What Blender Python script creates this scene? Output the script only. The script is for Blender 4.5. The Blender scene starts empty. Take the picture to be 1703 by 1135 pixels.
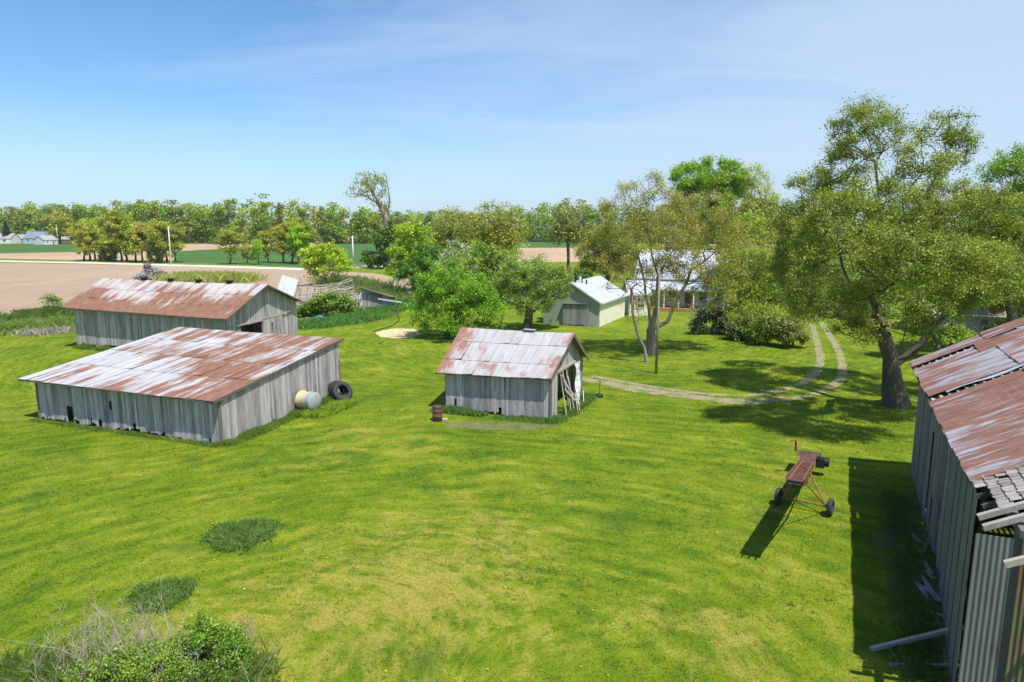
import bpy, math, random
import numpy as np
from mathutils import Vector, Matrix
R = math.radians
C = bpy.context.scene.collection
sc = bpy.context.scene
rnd = random.Random(7)
rng = np.random.default_rng(11)

# ------------------------------------------------------------------ camera frame
PITCH = R(9.6); FPX = 1135.0; CAMH = 11.0
cp, sp = math.cos(PITCH), math.sin(PITCH)
def P(px, py, z=0.0):
    """photo pixel -> point on the horizontal plane z"""
    a = (px-851.5)/FPX; b = -(py-567.5)/FPX
    dy = cp+b*sp; dz = -sp+b*cp
    t = (z-CAMH)/dz
    return Vector((a*t, dy*t, z))
def W(px, py, D):
    """photo pixel -> point at ground distance D ahead"""
    a = (px-851.5)/FPX; b = -(py-567.5)/FPX
    dy = cp+b*sp; dz = -sp+b*cp
    t = D/dy
    return Vector((a*t, D, CAMH+dz*t))

# ------------------------------------------------------------------ materials
def new_mat(name):
    m = bpy.data.materials.new(name); m.use_nodes = True
    nt = m.node_tree; nt.nodes.clear()
    out = nt.nodes.new('ShaderNodeOutputMaterial')
    b = nt.nodes.new('ShaderNodeBsdfPrincipled')
    nt.links.new(b.outputs[0], out.inputs[0])
    return m, nt, b
class N:
    """tiny node-building helper"""
    def __init__(s, nt): s.nt = nt
    def n(s, t, **k):
        x = s.nt.nodes.new(t)
        for a, v in k.items(): setattr(x, a, v)
        return x
    def l(s, a, b): s.nt.links.new(a, b)
    def val(s, inp, v):
        if hasattr(v, 'links') or hasattr(v, 'is_output'): s.l(v, inp)
        else: inp.default_value = v
    def coord(s, kind='Object'): return s.n('ShaderNodeTexCoord').outputs[kind]
    def mapping(s, v, scale=(1,1,1), loc=(0,0,0), rot=(0,0,0)):
        m = s.n('ShaderNodeMapping'); s.l(v, m.inputs[0])
        m.inputs['Scale'].default_value = scale; m.inputs['Location'].default_value = loc; m.inputs['Rotation'].default_value = rot
        return m.outputs[0]
    def noise(s, v, scale, detail=4, rough=.55, dist=0.0):
        x = s.n('ShaderNodeTexNoise'); s.l(v, x.inputs['Vector'])
        x.inputs['Scale'].default_value = scale; x.inputs['Detail'].default_value = detail
        x.inputs['Roughness'].default_value = rough; x.inputs['Distortion'].default_value = dist
        return x.outputs['Fac']
    def math(s, op, a, b=0.0, c=0.0, clamp=False):
        x = s.n('ShaderNodeMath', operation=op, use_clamp=clamp)
        s.val(x.inputs[0], a); s.val(x.inputs[1], b); s.val(x.inputs[2], c)
        return x.outputs[0]
    def ramp(s, f, stops, interp='LINEAR'):
        x = s.n('ShaderNodeValToRGB'); s.val(x.inputs[0], f)
        cr = x.color_ramp; cr.interpolation = interp
        while len(cr.elements) < len(stops): cr.elements.new(.5)
        for e, (p, c) in zip(cr.elements, stops):
            e.position = p; e.color = (c, c, c, 1) if isinstance(c, (int, float)) else (*c, 1)
        return x.outputs[0]
    def mix(s, f, a, b, blend='MIX'):
        x = s.n('ShaderNodeMix', data_type='RGBA', blend_type=blend)
        s.val(x.inputs[0], f)
        for i, v in ((6, a), (7, b)):
            if isinstance(v, tuple): x.inputs[i].default_value = (*v, 1)
            else: s.l(v, x.inputs[i])
        return x.outputs[2]
    def bump(s, h, strength=.5, dist=.02):
        x = s.n('ShaderNodeBump'); s.l(h, x.inputs['Height'])
        x.inputs['Strength'].default_value = strength; x.inputs['Distance'].default_value = dist
        return x.outputs[0]
    def island(s): return s.n('ShaderNodeNewGeometry').outputs['Random Per Island']

def simple(name, col, rough=.8, metal=0, var=.25, scale=3.0, bump=.3, col2=None):
    m, nt, b = new_mat(name); k = N(nt)
    o = k.coord()
    f = k.noise(o, scale, 5)
    c2 = col2 or tuple(c*(1-var) for c in col)
    r = k.ramp(f, [(.35, c2), (.65, col)])
    k.l(r, b.inputs['Base Color']); b.inputs['Roughness'].default_value = rough; b.inputs['Metallic'].default_value = metal
    k.l(k.bump(k.noise(o, scale*8, 4), bump, .01), b.inputs['Normal'])
    return m

def wood_mat(name, light, dark, warm=None, vstretch=.35):
    m, nt, b = new_mat(name); k = N(nt)
    o = k.coord()
    isl = k.island()
    # shift the grain from board to board
    off = k.n('ShaderNodeCombineXYZ'); k.l(k.math('MULTIPLY', isl, 37.0), off.inputs[2])
    v = k.n('ShaderNodeVectorMath', operation='ADD'); k.l(o, v.inputs[0]); k.l(off.outputs[0], v.inputs[1])
    g = k.noise(k.mapping(v.outputs[0], (17, 17, vstretch*2)), 1.9, 7, .72)
    g2 = k.noise(k.mapping(v.outputs[0], (1.2, 1.2, .5)), 1.0, 3, .5)
    t = k.math('ADD', k.math('MULTIPLY', g, .55), k.math('ADD', k.math('MULTIPLY', isl, .20), k.math('MULTIPLY', g2, .36)))
    c = k.ramp(t, [(.38, dark), (.53, tuple((a+b_)/2 for a, b_ in zip(light, dark))), (.70, light)])
    if warm:
        wm = k.ramp(k.noise(k.mapping(v.outputs[0], (1.5, 1.5, .4)), 1.4, 4), [(.5, 0.0), (.7, .7)])
        c = k.mix(wm, c, warm)
    k.l(c, b.inputs['Base Color']); b.inputs['Roughness'].default_value = .85
    b.inputs['Specular IOR Level'].default_value = .25
    k.l(k.bump(g, .6, .01), b.inputs['Normal'])
    return m

def tin_mat(name, rust_amt, metal=(.50, .53, .58), rust=(.31, .150, .085), rust2=(.17, .080, .05), streak=(1.6, .28), seam=.66, edge=None, vlow=0.0, rough=.55, met=.12, thr=.07, ugrad=0.0, uoff=0.0):
    """UV in metres: u along the ridge, v up the slope."""
    m, nt, b = new_mat(name); k = N(nt)
    uv = k.coord('UV'); isl = k.island()
    sep = k.n('ShaderNodeSeparateXYZ'); k.l(uv, sep.inputs[0]); u, v = sep.outputs[0], sep.outputs[1]
    n1 = k.noise(k.mapping(uv, (streak[0], streak[1], 1)), 1.0, 6, .62, .3)
    n2 = k.noise(k.mapping(uv, (.16, .22, 1), (3.1, 1.7, 0)), 1.0, 3, .5)
    n3 = k.noise(k.mapping(uv, (7, 1.2, 1)), 1.0, 5, .7)
    a = k.math('ADD', k.math('MULTIPLY', n1, .66), k.math('MULTIPLY', n2, .66))
    a = k.math('ADD', a, k.math('MULTIPLY', n3, .30))
    a = k.math('ADD', a, k.math('MULTIPLY', isl, .17))
    a = k.math('ADD', a, k.math('MULTIPLY', v, vlow))
    if ugrad: a = k.math('ADD', a, k.math('SUBTRACT', k.math('MULTIPLY', u, ugrad), uoff))
    if edge:   # (u0, u1, amount): more rust near both rakes
        e = k.math('SUBTRACT', 1.0, k.math('SMOOTH_MIN', k.math('DIVIDE', k.math('SUBTRACT', u, edge[0]), edge[2]), k.math('DIVIDE', k.math('SUBTRACT', edge[1], u), edge[2]), .1), clamp=True)
        a = k.math('ADD', a, k.math('MULTIPLY', e, edge[3]))
    th = 1.0-rust_amt*.32
    f = k.math('DIVIDE', k.math('SUBTRACT', a, th-thr), 2*thr, clamp=True)
    rc = k.mix(k.ramp(k.noise(k.mapping(uv, (3, .8, 1)), 1.5, 5), [(.35, 0.), (.68, 1.)]), rust2, rust)
    rc = k.mix(k.ramp(n3, [(.55, 0.), (.8, .55)]), rc, tuple(min(1, c*1.5) for c in rust))
    mc = k.mix(k.ramp(k.noise(k.mapping(uv, (2.5, .5, 1)), 1.3, 5), [(.38, .55), (.62, 0.)]), metal, tuple(c*.66 for c in metal))
    mc = k.mix(k.math('MULTIPLY', isl, .35), mc, tuple(min(1, c*1.25) for c in metal))
    c = k.mix(f, mc, rc)
    # lap seams between sheets: dirt held along each lap
    s = k.math('ABSOLUTE', k.math('SUBTRACT', k.math('FRACT', k.math('DIVIDE', u, seam)), .5))
    sm = k.math('MULTIPLY', k.ramp(s, [(.462, 0.), (.49, 1.)]), .35)
    c = k.mix(sm, c, (.10, .075, .07))
    k.l(c, b.inputs['Base Color'])
    k.l(k.math('ADD', k.math('MULTIPLY', f, .35), rough, clamp=True), b.inputs['Roughness'])
    k.l(k.math('MULTIPLY', k.math('SUBTRACT', 1.0, f), met), b.inputs['Metallic'])
    wv = k.math('SINE', k.math('MULTIPLY', u, 2*math.pi/.1))
    h = k.math('ADD', k.math('MULTIPLY', wv, .25), n3)
    k.l(k.bump(h, .6, .03), b.inputs['Normal'])
    return m

def leaf_mat(name, trans=.35):
    m = bpy.data.materials.new(name); m.use_nodes = True
    nt = m.node_tree; nt.nodes.clear(); k = N(nt)
    out = k.n('ShaderNodeOutputMaterial')
    at = k.n('ShaderNodeAttribute'); at.attribute_name = 'col'
    d = k.n('ShaderNodeBsdfDiffuse'); t = k.n('ShaderNodeBsdfTranslucent'); g = k.n('ShaderNodeBsdfGlossy')
    g.inputs['Roughness'].default_value = .5
    g.inputs['Color'].default_value = (.9, .95, 1, 1)
    k.l(at.outputs['Color'], d.inputs[0])
    tc = k.mix(1.0, at.outputs['Color'], (1.15, 1.25, .55), 'MULTIPLY'); k.l(tc, t.inputs[0])
    m1 = k.n('ShaderNodeMixShader'); m1.inputs[0].default_value = trans
    k.l(d.outputs[0], m1.inputs[1]); k.l(t.outputs[0], m1.inputs[2])
    m2 = k.n('ShaderNodeMixShader'); m2.inputs[0].default_value = .035
    k.l(m1.outputs[0], m2.inputs[1]); k.l(g.outputs[0], m2.inputs[2])
    k.l(m2.outputs[0], out.inputs[0])
    return m

def lawn_mat(name, blade=False):
    m, nt, b = new_mat(name); k = N(nt)
    o = k.coord()
    # warped copy of the coordinate so nothing runs straight
    wn = k.n('ShaderNodeTexNoise'); wn.inputs['Scale'].default_value = .06; wn.inputs['Detail'].default_value = 3; k.l(o, wn.inputs['Vector'])
    wv = k.n('ShaderNodeVectorMath', operation='SCALE'); k.l(wn.outputs['Color'], wv.inputs[0]); wv.inputs['Scale'].default_value = 9.0
    va = k.n('ShaderNodeVectorMath', operation='ADD'); k.l(o, va.inputs[0]); k.l(wv.outputs[0], va.inputs[1])
    def rings(cx, cy, period, ax=1.0, ay=1.0, rot=0):
        mp = k.mapping(va.outputs[0], (ax, ay, 0), (-cx*ax, -cy*ay, 0))
        w = k.n('ShaderNodeTexWave', wave_type='RINGS', rings_direction='Z'); k.l(mp, w.inputs[0])
        w.inputs['Scale'].default_value = 1.0/period*math.pi/10*2
        w.inputs['Distortion'].default_value = 6.5; w.inputs['Detail'].default_value = 3; w.inputs['Detail Scale'].default_value = .8
        return w.outputs['Fac'], mp
    r1, m1 = rings(3, 19, 2.6, 1.0, 1.2)      # round the two left barns
    r2, m2 = rings(12, 70, 1.5, .9, 1.2)        # round the small shed and drive
    sel = k.ramp(k.math('DIVIDE', k.n('ShaderNodeSeparateXYZ').outputs[1], 100.0), [(.40, 0.), (.52, 1.)])
    k.l(va.outputs[0], [x for x in nt.nodes if x.type == 'SEPXYZ'][-1].inputs[0])
    stripes = k.n('ShaderNodeMix', data_type='FLOAT'); k.l(sel, stripes.inputs[0]); k.l(r1, stripes.inputs[2]); k.l(r2, stripes.inputs[3])
    st = stripes.outputs[0]
    # streaky noise stretched round the same centre
    def radial(cx, cy, s1, s2):
        sp_ = k.n('ShaderNodeSeparateXYZ'); k.l(va.outputs[0], sp_.inputs[0])
        x = k.math('SUBTRACT', sp_.outputs[0], cx); y = k.math('MULTIPLY', k.math('SUBTRACT', sp_.outputs[1], cy), 1.2)
        r = k.math('SQRT', k.math('ADD', k.math('MULTIPLY', x, x), k.math('MULTIPLY', y, y)))
        a = k.math('ARCTAN2', y, x)
        cb = k.n('ShaderNodeCombineXYZ'); k.l(k.math('MULTIPLY', r, s1), cb.inputs[0]); k.l(k.math('MULTIPLY', a, s2), cb.inputs[1])
        return k.noise(cb.outputs[0], 1.0, 6, .68)
    ra = radial(3.0, 19.0, 1.1, 5.0)
    rb = radial(16, 70, 1.3, 7.0)
    mixr = k.n('ShaderNodeMix', data_type='FLOAT'); k.l(sel, mixr.inputs[0]); k.l(ra, mixr.inputs[2]); k.l(rb, mixr.inputs[3])
    rad = mixr.outputs[0]
    big = k.noise(o, .16, 4, .6, .4)
    mid = k.noise(o, .8, 5, .65)
    fine = k.noise(o, 9.0, 6, .75)
    dens = k.math('ADD', k.math('ADD', k.math('MULTIPLY', st, .05), k.math('MULTIPLY', rad, .50)), k.math('ADD', k.math('MULTIPLY', mid, .28), k.math('MULTIPLY', fine, .30)))
    dens = k.math('ADD', dens, k.math('MULTIPLY', big, .36))
    c = k.ramp(dens, [(.59, (.050, .112, .007)), (.69, (.110, .176, .009)), (.79, (.180, .230, .014)), (.92, (.31, .30, .045))])
    # dry straw-coloured patches, strongest in the middle foreground
    def blob(px, py, rad_):
        q = P(px, py)
        vd = k.n('ShaderNodeVectorMath', operation='DISTANCE'); k.l(va.outputs[0], vd.inputs[0]); vd.inputs[1].default_value = (q.x+4.5, q.y+4.5, 4.5)
        return k.math('SUBTRACT', 1.0, k.math('DIVIDE', vd.outputs['Value'], rad_), clamp=True)
    bl = k.math('MAXIMUM', blob(640, 1010, 7.0), blob(440, 1060, 4.5))
    bl = k.math('MAXIMUM', bl, k.math('MULTIPLY', blob(780, 900, 6), .8))
    bl = k.math('MAXIMUM', bl, k.math('MULTIPLY', blob(1230, 1060, 4.5), .6))
    bl = k.math('MAXIMUM', bl, k.math('MULTIPLY', blob(560, 740, 5), .5))
    dn = k.math('ADD', k.math('MULTIPLY', k.noise(o, .5, 6, .66, 1.2), .62), k.math('ADD', k.math('MULTIPLY', rad, .25), k.math('MULTIPLY', k.noise(o, 3.5, 5, .7), .22)))
    swc = P(600, 985); swn = radial(swc.x, swc.y, 2.3, 2.6)
    dn = k.math('ADD', dn, k.math('MULTIPLY', k.math('SUBTRACT', swn, .5), k.math('MULTIPLY', bl, .85)))
    dry = k.ramp(k.math('ADD', dn, k.math('MULTIPLY', bl, .22)), [(.60, 0.), (.76, .85)])
    c = k.mix(dry, c, k.ramp(fine, [(.3, (.24, .22, .025)), (.7, (.42, .35, .09))]))
    # cooler, darker green patches
    clv = k.ramp(k.noise(k.mapping(o, (1, 1, 1), (31, 7, 0)), .33, 5, .6, .6), [(.55, 0.), (.72, .6)])
    c = k.mix(clv, c, (.045, .105, .015))
    k.l(c, b.inputs['Base Color'])
    b.inputs['Roughness'].default_value = .9; b.inputs['Specular IOR Level'].default_value = .1
    if blade:
        d = k.n('ShaderNodeBsdfDiffuse'); t = k.n('ShaderNodeBsdfTranslucent'); ms = k.n('ShaderNodeMixShader'); ms.inputs[0].default_value = .5
        bc = k.mix(1.0, c, (1.5, 1.5, 1.5), 'MULTIPLY'); k.l(bc, d.inputs[0]); k.l(bc, t.inputs[0])
        k.l(d.outputs[0], ms.inputs[1]); k.l(t.outputs[0], ms.inputs[2])
        k.l(ms.outputs[0], [x for x in nt.nodes if x.type == 'OUTPUT_MATERIAL'][0].inputs[0])
    if not blade:
        h = k.math('ADD', k.math('MULTIPLY', k.noise(o, 16, 6, .8), .6), k.math('MULTIPLY', mid, .5))
        k.l(k.bump(h, .8, .07), b.inputs['Normal'])
    return m

def field_mat(name, c1, c2, c3=None, scale=.05, row=(1, .12, 1), rot=0.3, rough=.95):
    m, nt, b = new_mat(name); k = N(nt); o = k.coord()
    a = k.noise(o, scale, 5, .6, .6)
    s = k.noise(k.mapping(o, row, (0, 0, 0), (0, 0, rot)), .5, 6, .7)
    f = k.math('ADD', k.math('MULTIPLY', a, .6), k.math('MULTIPLY', s, .45))
    c = k.ramp(f, [(.38, c1), (.62, c2)])
    if c3: c = k.mix(k.ramp(k.noise(o, scale*1.7, 4, .6, 1.), [(.56, 0.), (.68, .75)]), c, c3)
    if name.startswith('soil') or name == 'wheat':
        wv_ = k.n('ShaderNodeTexWave'); wv_.inputs['Scale'].default_value = .32; wv_.inputs['Distortion'].default_value = 2.2; wv_.inputs['Detail'].default_value = 4; wv_.inputs['Detail Scale'].default_value = .3
        k.l(k.mapping(o, (1, 1, 1), (0, 0, 0), (0, 0, R(-66))), wv_.inputs[0])
        c = k.mix(k.math('MULTIPLY', wv_.outputs['Fac'], .30), c, tuple(q_*.72 for q_ in c1))
        c = k.mix(k.ramp(k.noise(o, .55, 6, .75, .5), [(.52, 0.), (.70, .45)]), c, tuple(min(1, q_*1.22) for q_ in c2))
    k.l(c, b.inputs['Base Color']); b.inputs['Roughness'].default_value = rough; b.inputs['Specular IOR Level'].default_value = .1
    k.l(k.bump(k.noise(o, 3, 6, .75), .7, .12), b.inputs['Normal'])
    return m

M = {}
M['lawn'] = lawn_mat('lawn')
M['blade'] = lawn_mat('lawn_blades', True)
M['soil'] = field_mat('soil', (.31, .225, .150), (.42, .315, .220), (.46, .36, .21), .02, (1, .1, 1), .9)
M['soil2'] = field_mat('soil_far', (.38, .26, .16), (.50, .36, .24), None, .02)
M['wheat'] = field_mat('wheat', (.055, .120, .030), (.080, .160, .040), None, .03)
M['verge'] = field_mat('verge', (.10, .17, .03), (.17, .24, .05), None, .1)
M['gravel_road'] = field_mat('gravel_road', (.52, .47, .36), (.66, .60, .48), None, .3)
M['sand'] = field_mat('sand', (.52, .40, .22), (.66, .54, .32), None, .8)
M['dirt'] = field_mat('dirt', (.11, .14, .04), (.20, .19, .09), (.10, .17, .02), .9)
def gravel_mat():
    m, nt, b = new_mat('drive_gravel'); k = N(nt); o = k.coord()
    f = k.noise(o, 1.2, 6, .75); f2 = k.noise(o, 12, 5, .8)
    c = k.ramp(f2, [(.3, (.20, .155, .09)), (.7, (.40, .335, .21))])
    c = k.mix(k.ramp(f, [(.47, 0.), (.58, .95)]), c, (.13, .19, .02))
    k.l(c, b.inputs['Base Color']); b.inputs['Roughness'].default_value = .95
    k.l(k.bump(f2, .7, .03), b.inputs['Normal']); return m
M['gravel'] = gravel_mat()
M['wood'] = wood_mat('grey_barn_boards', (.60, .56, .555), (.13, .12, .125), (.36, .29, .27))
M['wood_dark'] = wood_mat('dark_boards', (.20, .18, .17), (.07, .06, .055))
M['wood_beam'] = wood_mat('bleached_timber', (.56, .50, .42), (.26, .22, .18), (.42, .34, .24))
M['wood_door'] = wood_mat('grey_door_boards', (.36, .345, .335), (.17, .16, .16))
M['wood_brown'] = wood_mat('brown_boards', (.30, .21, .15), (.12, .08, .06))
M['wall_blue'] = wood_mat('blue_grey_boards', (.29, .27, .255), (.10, .09, .085), (.20, .16, .13))
M['roof_long'] = tin_mat('rusty_roof_long', 1.0, metal=(.56, .51, .48), streak=(2.0, .2), vlow=-.045, thr=.08)
M['roof_low'] = tin_mat('rusty_roof_low', .36, metal=(.55, .54, .54), streak=(2.0, .26), thr=.07, ugrad=.016, uoff=.11)
M['roof_small'] = tin_mat('pale_roof_small', -.05, metal=(.47, .45, .44), streak=(1.5, .9), edge=(0.0, 7.6, 1.1, .30), seam=.62, rust=(.34, .17, .12), rust2=(.24, .12, .09))
M['roof_big'] = tin_mat('rusty_roof_big', .50, metal=(.42, .42, .45), rust=(.30, .145, .10), rust2=(.17, .08, .06), streak=(3.4, .5), thr=.06)
M['tin_sheet'] = tin_mat('bare_tin', -.6, metal=(.50, .56, .62))
M['white_roof'] = tin_mat('white_metal_roof', -.3, metal=(.50, .53, .60), met=.1)
M['steel_blue'] = tin_mat('wall_steel', .0, metal=(.17, .175, .18), rust=(.16, .09, .07), rust2=(.10, .07, .06), met=.15, rough=.6)
M['steel_green'] = tin_mat('wall_steel_green', -.05, metal=(.12, .145, .07), rust=(.24, .08, .05), rust2=(.13, .05, .035), vlow=.025, met=.1, rough=.65)
M['rust'] = simple('rusted_steel', (.22, .10, .07), .85, .1, .5, 6, .5, (.09, .045, .035))
M['rust_paint'] = simple('faded_rusty_paint', (.22, .11, .09), .8, .1, .5, 3, .4, (.11, .06, .05))
M['orange'] = simple('orange_rust', (.42, .20, .06), .85, .1, .5, 5, .4, (.20, .09, .04))
M['rubber'] = simple('old_rubber', (.045, .045, .05), .8, 0, .4, 5, .4)
M['bark'] = wood_mat('bark', (.16, .135, .105), (.05, .042, .035))
M['bark_pale'] = wood_mat('pale_bark', (.36, .31, .24), (.15, .125, .095))
M['cream'] = simple('cream_stucco', (.82, .78, .62), .9, 0, .10, 1.5, .3)
M['sage'] = simple('sage_siding', (.34, .40, .32), .85, 0, .12, 1.2, .2)
M['white'] = simple('white_paint', (.74, .74, .72), .7, 0, .15, 2, .2)
M['blue_wall'] = simple('pale_blue_siding', (.42, .52, .66), .8, 0, .1, .4, .1)
M['blue_roof'] = simple('blue_grey_roof', (.20, .25, .33), .7, 0, .15, .4, .1)
M['grey_roof'] = simple('grey_shingle_roof', (.36, .34, .34), .9, 0, .2, .6, .1)
M['glass'] = simple('window_glass', (.035, .045, .06), .12, 0, .1, 1, 0)
M['black'] = simple('black_iron', (.02, .02, .022), .6, .2, .3, 3, .2)
M['pole'] = wood_mat('pole_wood', (.34, .28, .22), (.17, .14, .11))
M['pole_pale'] = simple('pale_pole', (.70, .66, .58), .85, 0, .1, 1, .1)
M['shingle'] = wood_mat('wood_shingles', (.46, .41, .36), (.17, .14, .12))
M['tank_yellow'] = simple('faded_cream_tank', (.66, .46, .20), .7, 0, .3, 3, .2, (.58, .50, .34))
M['tank_grey'] = simple('grey_tank_head', (.42, .46, .48), .6, .2, .25, 4, .2)
M['tarp'] = simple('blue_tarp', (.10, .24, .50), .6, 0, .3, 3, .4)
M['plastic_white'] = simple('white_sheeting', (.70, .71, .74), .6, 0, .2, 2, .4)
M['orange_roof'] = simple('orange_brown_roof', (.42, .22, .12), .85, 0, .2, 1, .1)
M['leaf'] = leaf_mat('leaves', .38)
M['blossom'] = leaf_mat('petals', .3)
M['blades'] = leaf_mat('long_grass', .5)
M['dry'] = leaf_mat('dry_stalks', .1)

# ------------------------------------------------------------------ mesh helpers
def link(o, parent=None):
    C.objects.link(o)
    if parent is not None:
        o.parent = parent; o.matrix_parent_inverse = Matrix.Translation(-parent.location) if parent.type == 'EMPTY' else Matrix()
    return o
def tag(o, label=None, cat=None, group=None, kind=None):
    if label: o['label'] = label
    if cat: o['category'] = cat
    if group: o['group'] = group
    if kind: o['kind'] = kind
    return o
def empty(name, loc, label, cat, group=None):
    o = bpy.data.objects.new(name, None); o.location = loc; o.empty_display_size = .3
    C.objects.link(o); return tag(o, label, cat, group)

class MB:
    def __init__(s): s.v = []; s.f = []; s.uv = []; s.has_uv = False
    def poly(s, pts, uvs=None):
        i = len(s.v); s.v += [tuple(p) for p in pts]; s.f.append(tuple(range(i, i+len(pts))))
        if uvs: s.has_uv = True
        s.uv.append(uvs or [(0, 0)]*len(pts))
    def hexa(s, b, t):
        """b, t: four bottom and four top corners, same winding"""
        i = len(s.v); s.v += [tuple(p) for p in list(b)+list(t)]
        for q in ((3, 2, 1, 0), (4, 5, 6, 7), (0, 1, 5, 4), (1, 2, 6, 5), (2, 3, 7, 6), (3, 0, 4, 7)):
            s.f.append(tuple(i+j for j in q)); s.uv.append([(0, 0)]*4)
    def box(s, c, size, rz=0, rx=0, ry=0):
        m = Matrix.Translation(c) @ Matrix.Rotation(rz, 4, 'Z') @ Matrix.Rotation(ry, 4, 'Y') @ Matrix.Rotation(rx, 4, 'X')
        x, y, z = (q/2 for q in size)
        s.hexa([m @ Vector(p) for p in ((-x, -y, -z), (x, -y, -z), (x, y, -z), (-x, y, -z))],
               [m @ Vector(p) for p in ((-x, -y, z), (x, -y, z), (x, y, z), (-x, y, z))])
    def beam(s, a, b, w, h, up=(0, 0, 1)):
        a, b = Vector(a), Vector(b); d = (b-a).normalized(); u = Vector(up)
        if abs(d.dot(u)) > .98: u = Vector((1, .3, 0))
        sd = d.cross(u).normalized(); u2 = sd.cross(d)
        q = [(-1, -1), (1, -1), (1, 1), (-1, 1)]
        s.hexa([a+sd*x*w/2+u2*y*h/2 for x, y in q], [b+sd*x*w/2+u2*y*h/2 for x, y in q])
    def tube(s, pts, rad, n=8, cap=True):
        pts = [Vector(p) for p in pts]; k = len(pts)
        rad = rad if isinstance(rad, (list, tuple)) else [rad]*k
        i0 = len(s.v); up = Vector((0, 0, 1))
        for j, p in enumerate(pts):
            d = (pts[min(j+1, k-1)]-pts[max(j-1, 0)]).normalized()
            u = up if abs(d.z) < .95 else Vector((1, 0, 0))
            a = d.cross(u).normalized(); b = d.cross(a)
            for q in range(n):
                t = 2*math.pi*q/n; s.v.append(tuple(p+(a*math.cos(t)+b*math.sin(t))*rad[j]))
        for j in range(k-1):
            for q in range(n):
                a_, b_ = i0+j*n+q, i0+j*n+(q+1) % n
                s.f.append((a_, a_+n, b_+n, b_)); s.uv.append([(0, 0)]*4)
        if cap:
            s.f.append(tuple(i0+q for q in range(n))); s.uv.append([(0, 0)]*n)
            s.f.append(tuple(i0+(k-1)*n+q for q in reversed(range(n)))); s.uv.append([(0, 0)]*n)
    def lathe(s, prof, M4, n=24):
        """prof: (radius, z) pairs, spun round local z of matrix M4"""
        i0 = len(s.v)
        for r_, z in prof:
            for q in range(n):
                t = 2*math.pi*q/n; s.v.append(tuple(M4 @ Vector((r_*math.cos(t), r_*math.sin(t), z))))
        for j in range(len(prof)-1):
            for q in range(n):
                a_, b_ = i0+j*n+q, i0+j*n+(q+1) % n
                s.f.append((a_, b_, b_+n, a_+n)); s.uv.append([(0, 0)]*4)
    def build(s, name, mat, parent=None, smooth=False):
        me = bpy.data.meshes.new(name); me.from_pydata(s.v, [], s.f); me.materials.append(mat)
        if s.has_uv:
            ul = me.uv_layers.new(name='UVMap')
            ul.data.foreach_set('uv', [c for f in s.uv for p in f for c in p])
        if smooth: me.polygons.foreach_set('use_smooth', [True]*len(me.polygons))
        me.update()
        return link(bpy.data.objects.new(name, me), parent)

def np_mesh(name, co, nper, mat, parent=None, col=None, idx=None, smooth=False):
    """co: (n,3); faces of nper verts each, consecutive unless idx is given"""
    me = bpy.data.meshes.new(name)
    me.vertices.add(len(co)); me.vertices.foreach_set('co', np.ascontiguousarray(co, dtype=np.float32).ravel())
    if idx is None: idx = np.arange(len(co), dtype=np.int32)
    idx = np.ascontiguousarray(idx, dtype=np.int32).ravel(); nf = len(idx)//nper
    me.loops.add(len(idx)); me.loops.foreach_set('vertex_index', idx)
    me.polygons.add(nf); me.polygons.foreach_set('loop_start', np.arange(nf, dtype=np.int32)*nper)
    me.update(calc_edges=True); me.validate()
    if smooth: me.polygons.foreach_set('use_smooth', [True]*nf)
    if col is not None:
        a = me.color_attributes.new('col', 'FLOAT_COLOR', 'POINT')
        c4 = np.ones((len(co), 4), dtype=np.float32); c4[:, :3] = col; a.data.foreach_set('color', c4.ravel())
    me.materials.append(mat)
    o = bpy.data.objects.new(name, me)
    return link(o, parent)

def leaf_quads(cen, size, up=.5, aspect=.55, g=None):
    g = g or rng; n = len(cen)
    nr = g.normal(size=(n, 3)); nr[:, 2] += up*np.sign(nr[:, 2]+.3)*1.2; nr /= np.linalg.norm(nr, axis=1)[:, None]
    t = g.normal(size=(n, 3)); a = np.cross(nr, t); a /= np.linalg.norm(a, axis=1)[:, None]+1e-9; b = np.cross(nr, a)
    s = size*(g.uniform(.6, 1.35, (n, 1)))
    v = np.empty((n, 4, 3)); v[:, 0] = cen-a*s*.5; v[:, 1] = cen-b*s*aspect*.5; v[:, 2] = cen+a*s*.5; v[:, 3] = cen+b*s*aspect*.5
    return v.reshape(-1, 3)

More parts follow.
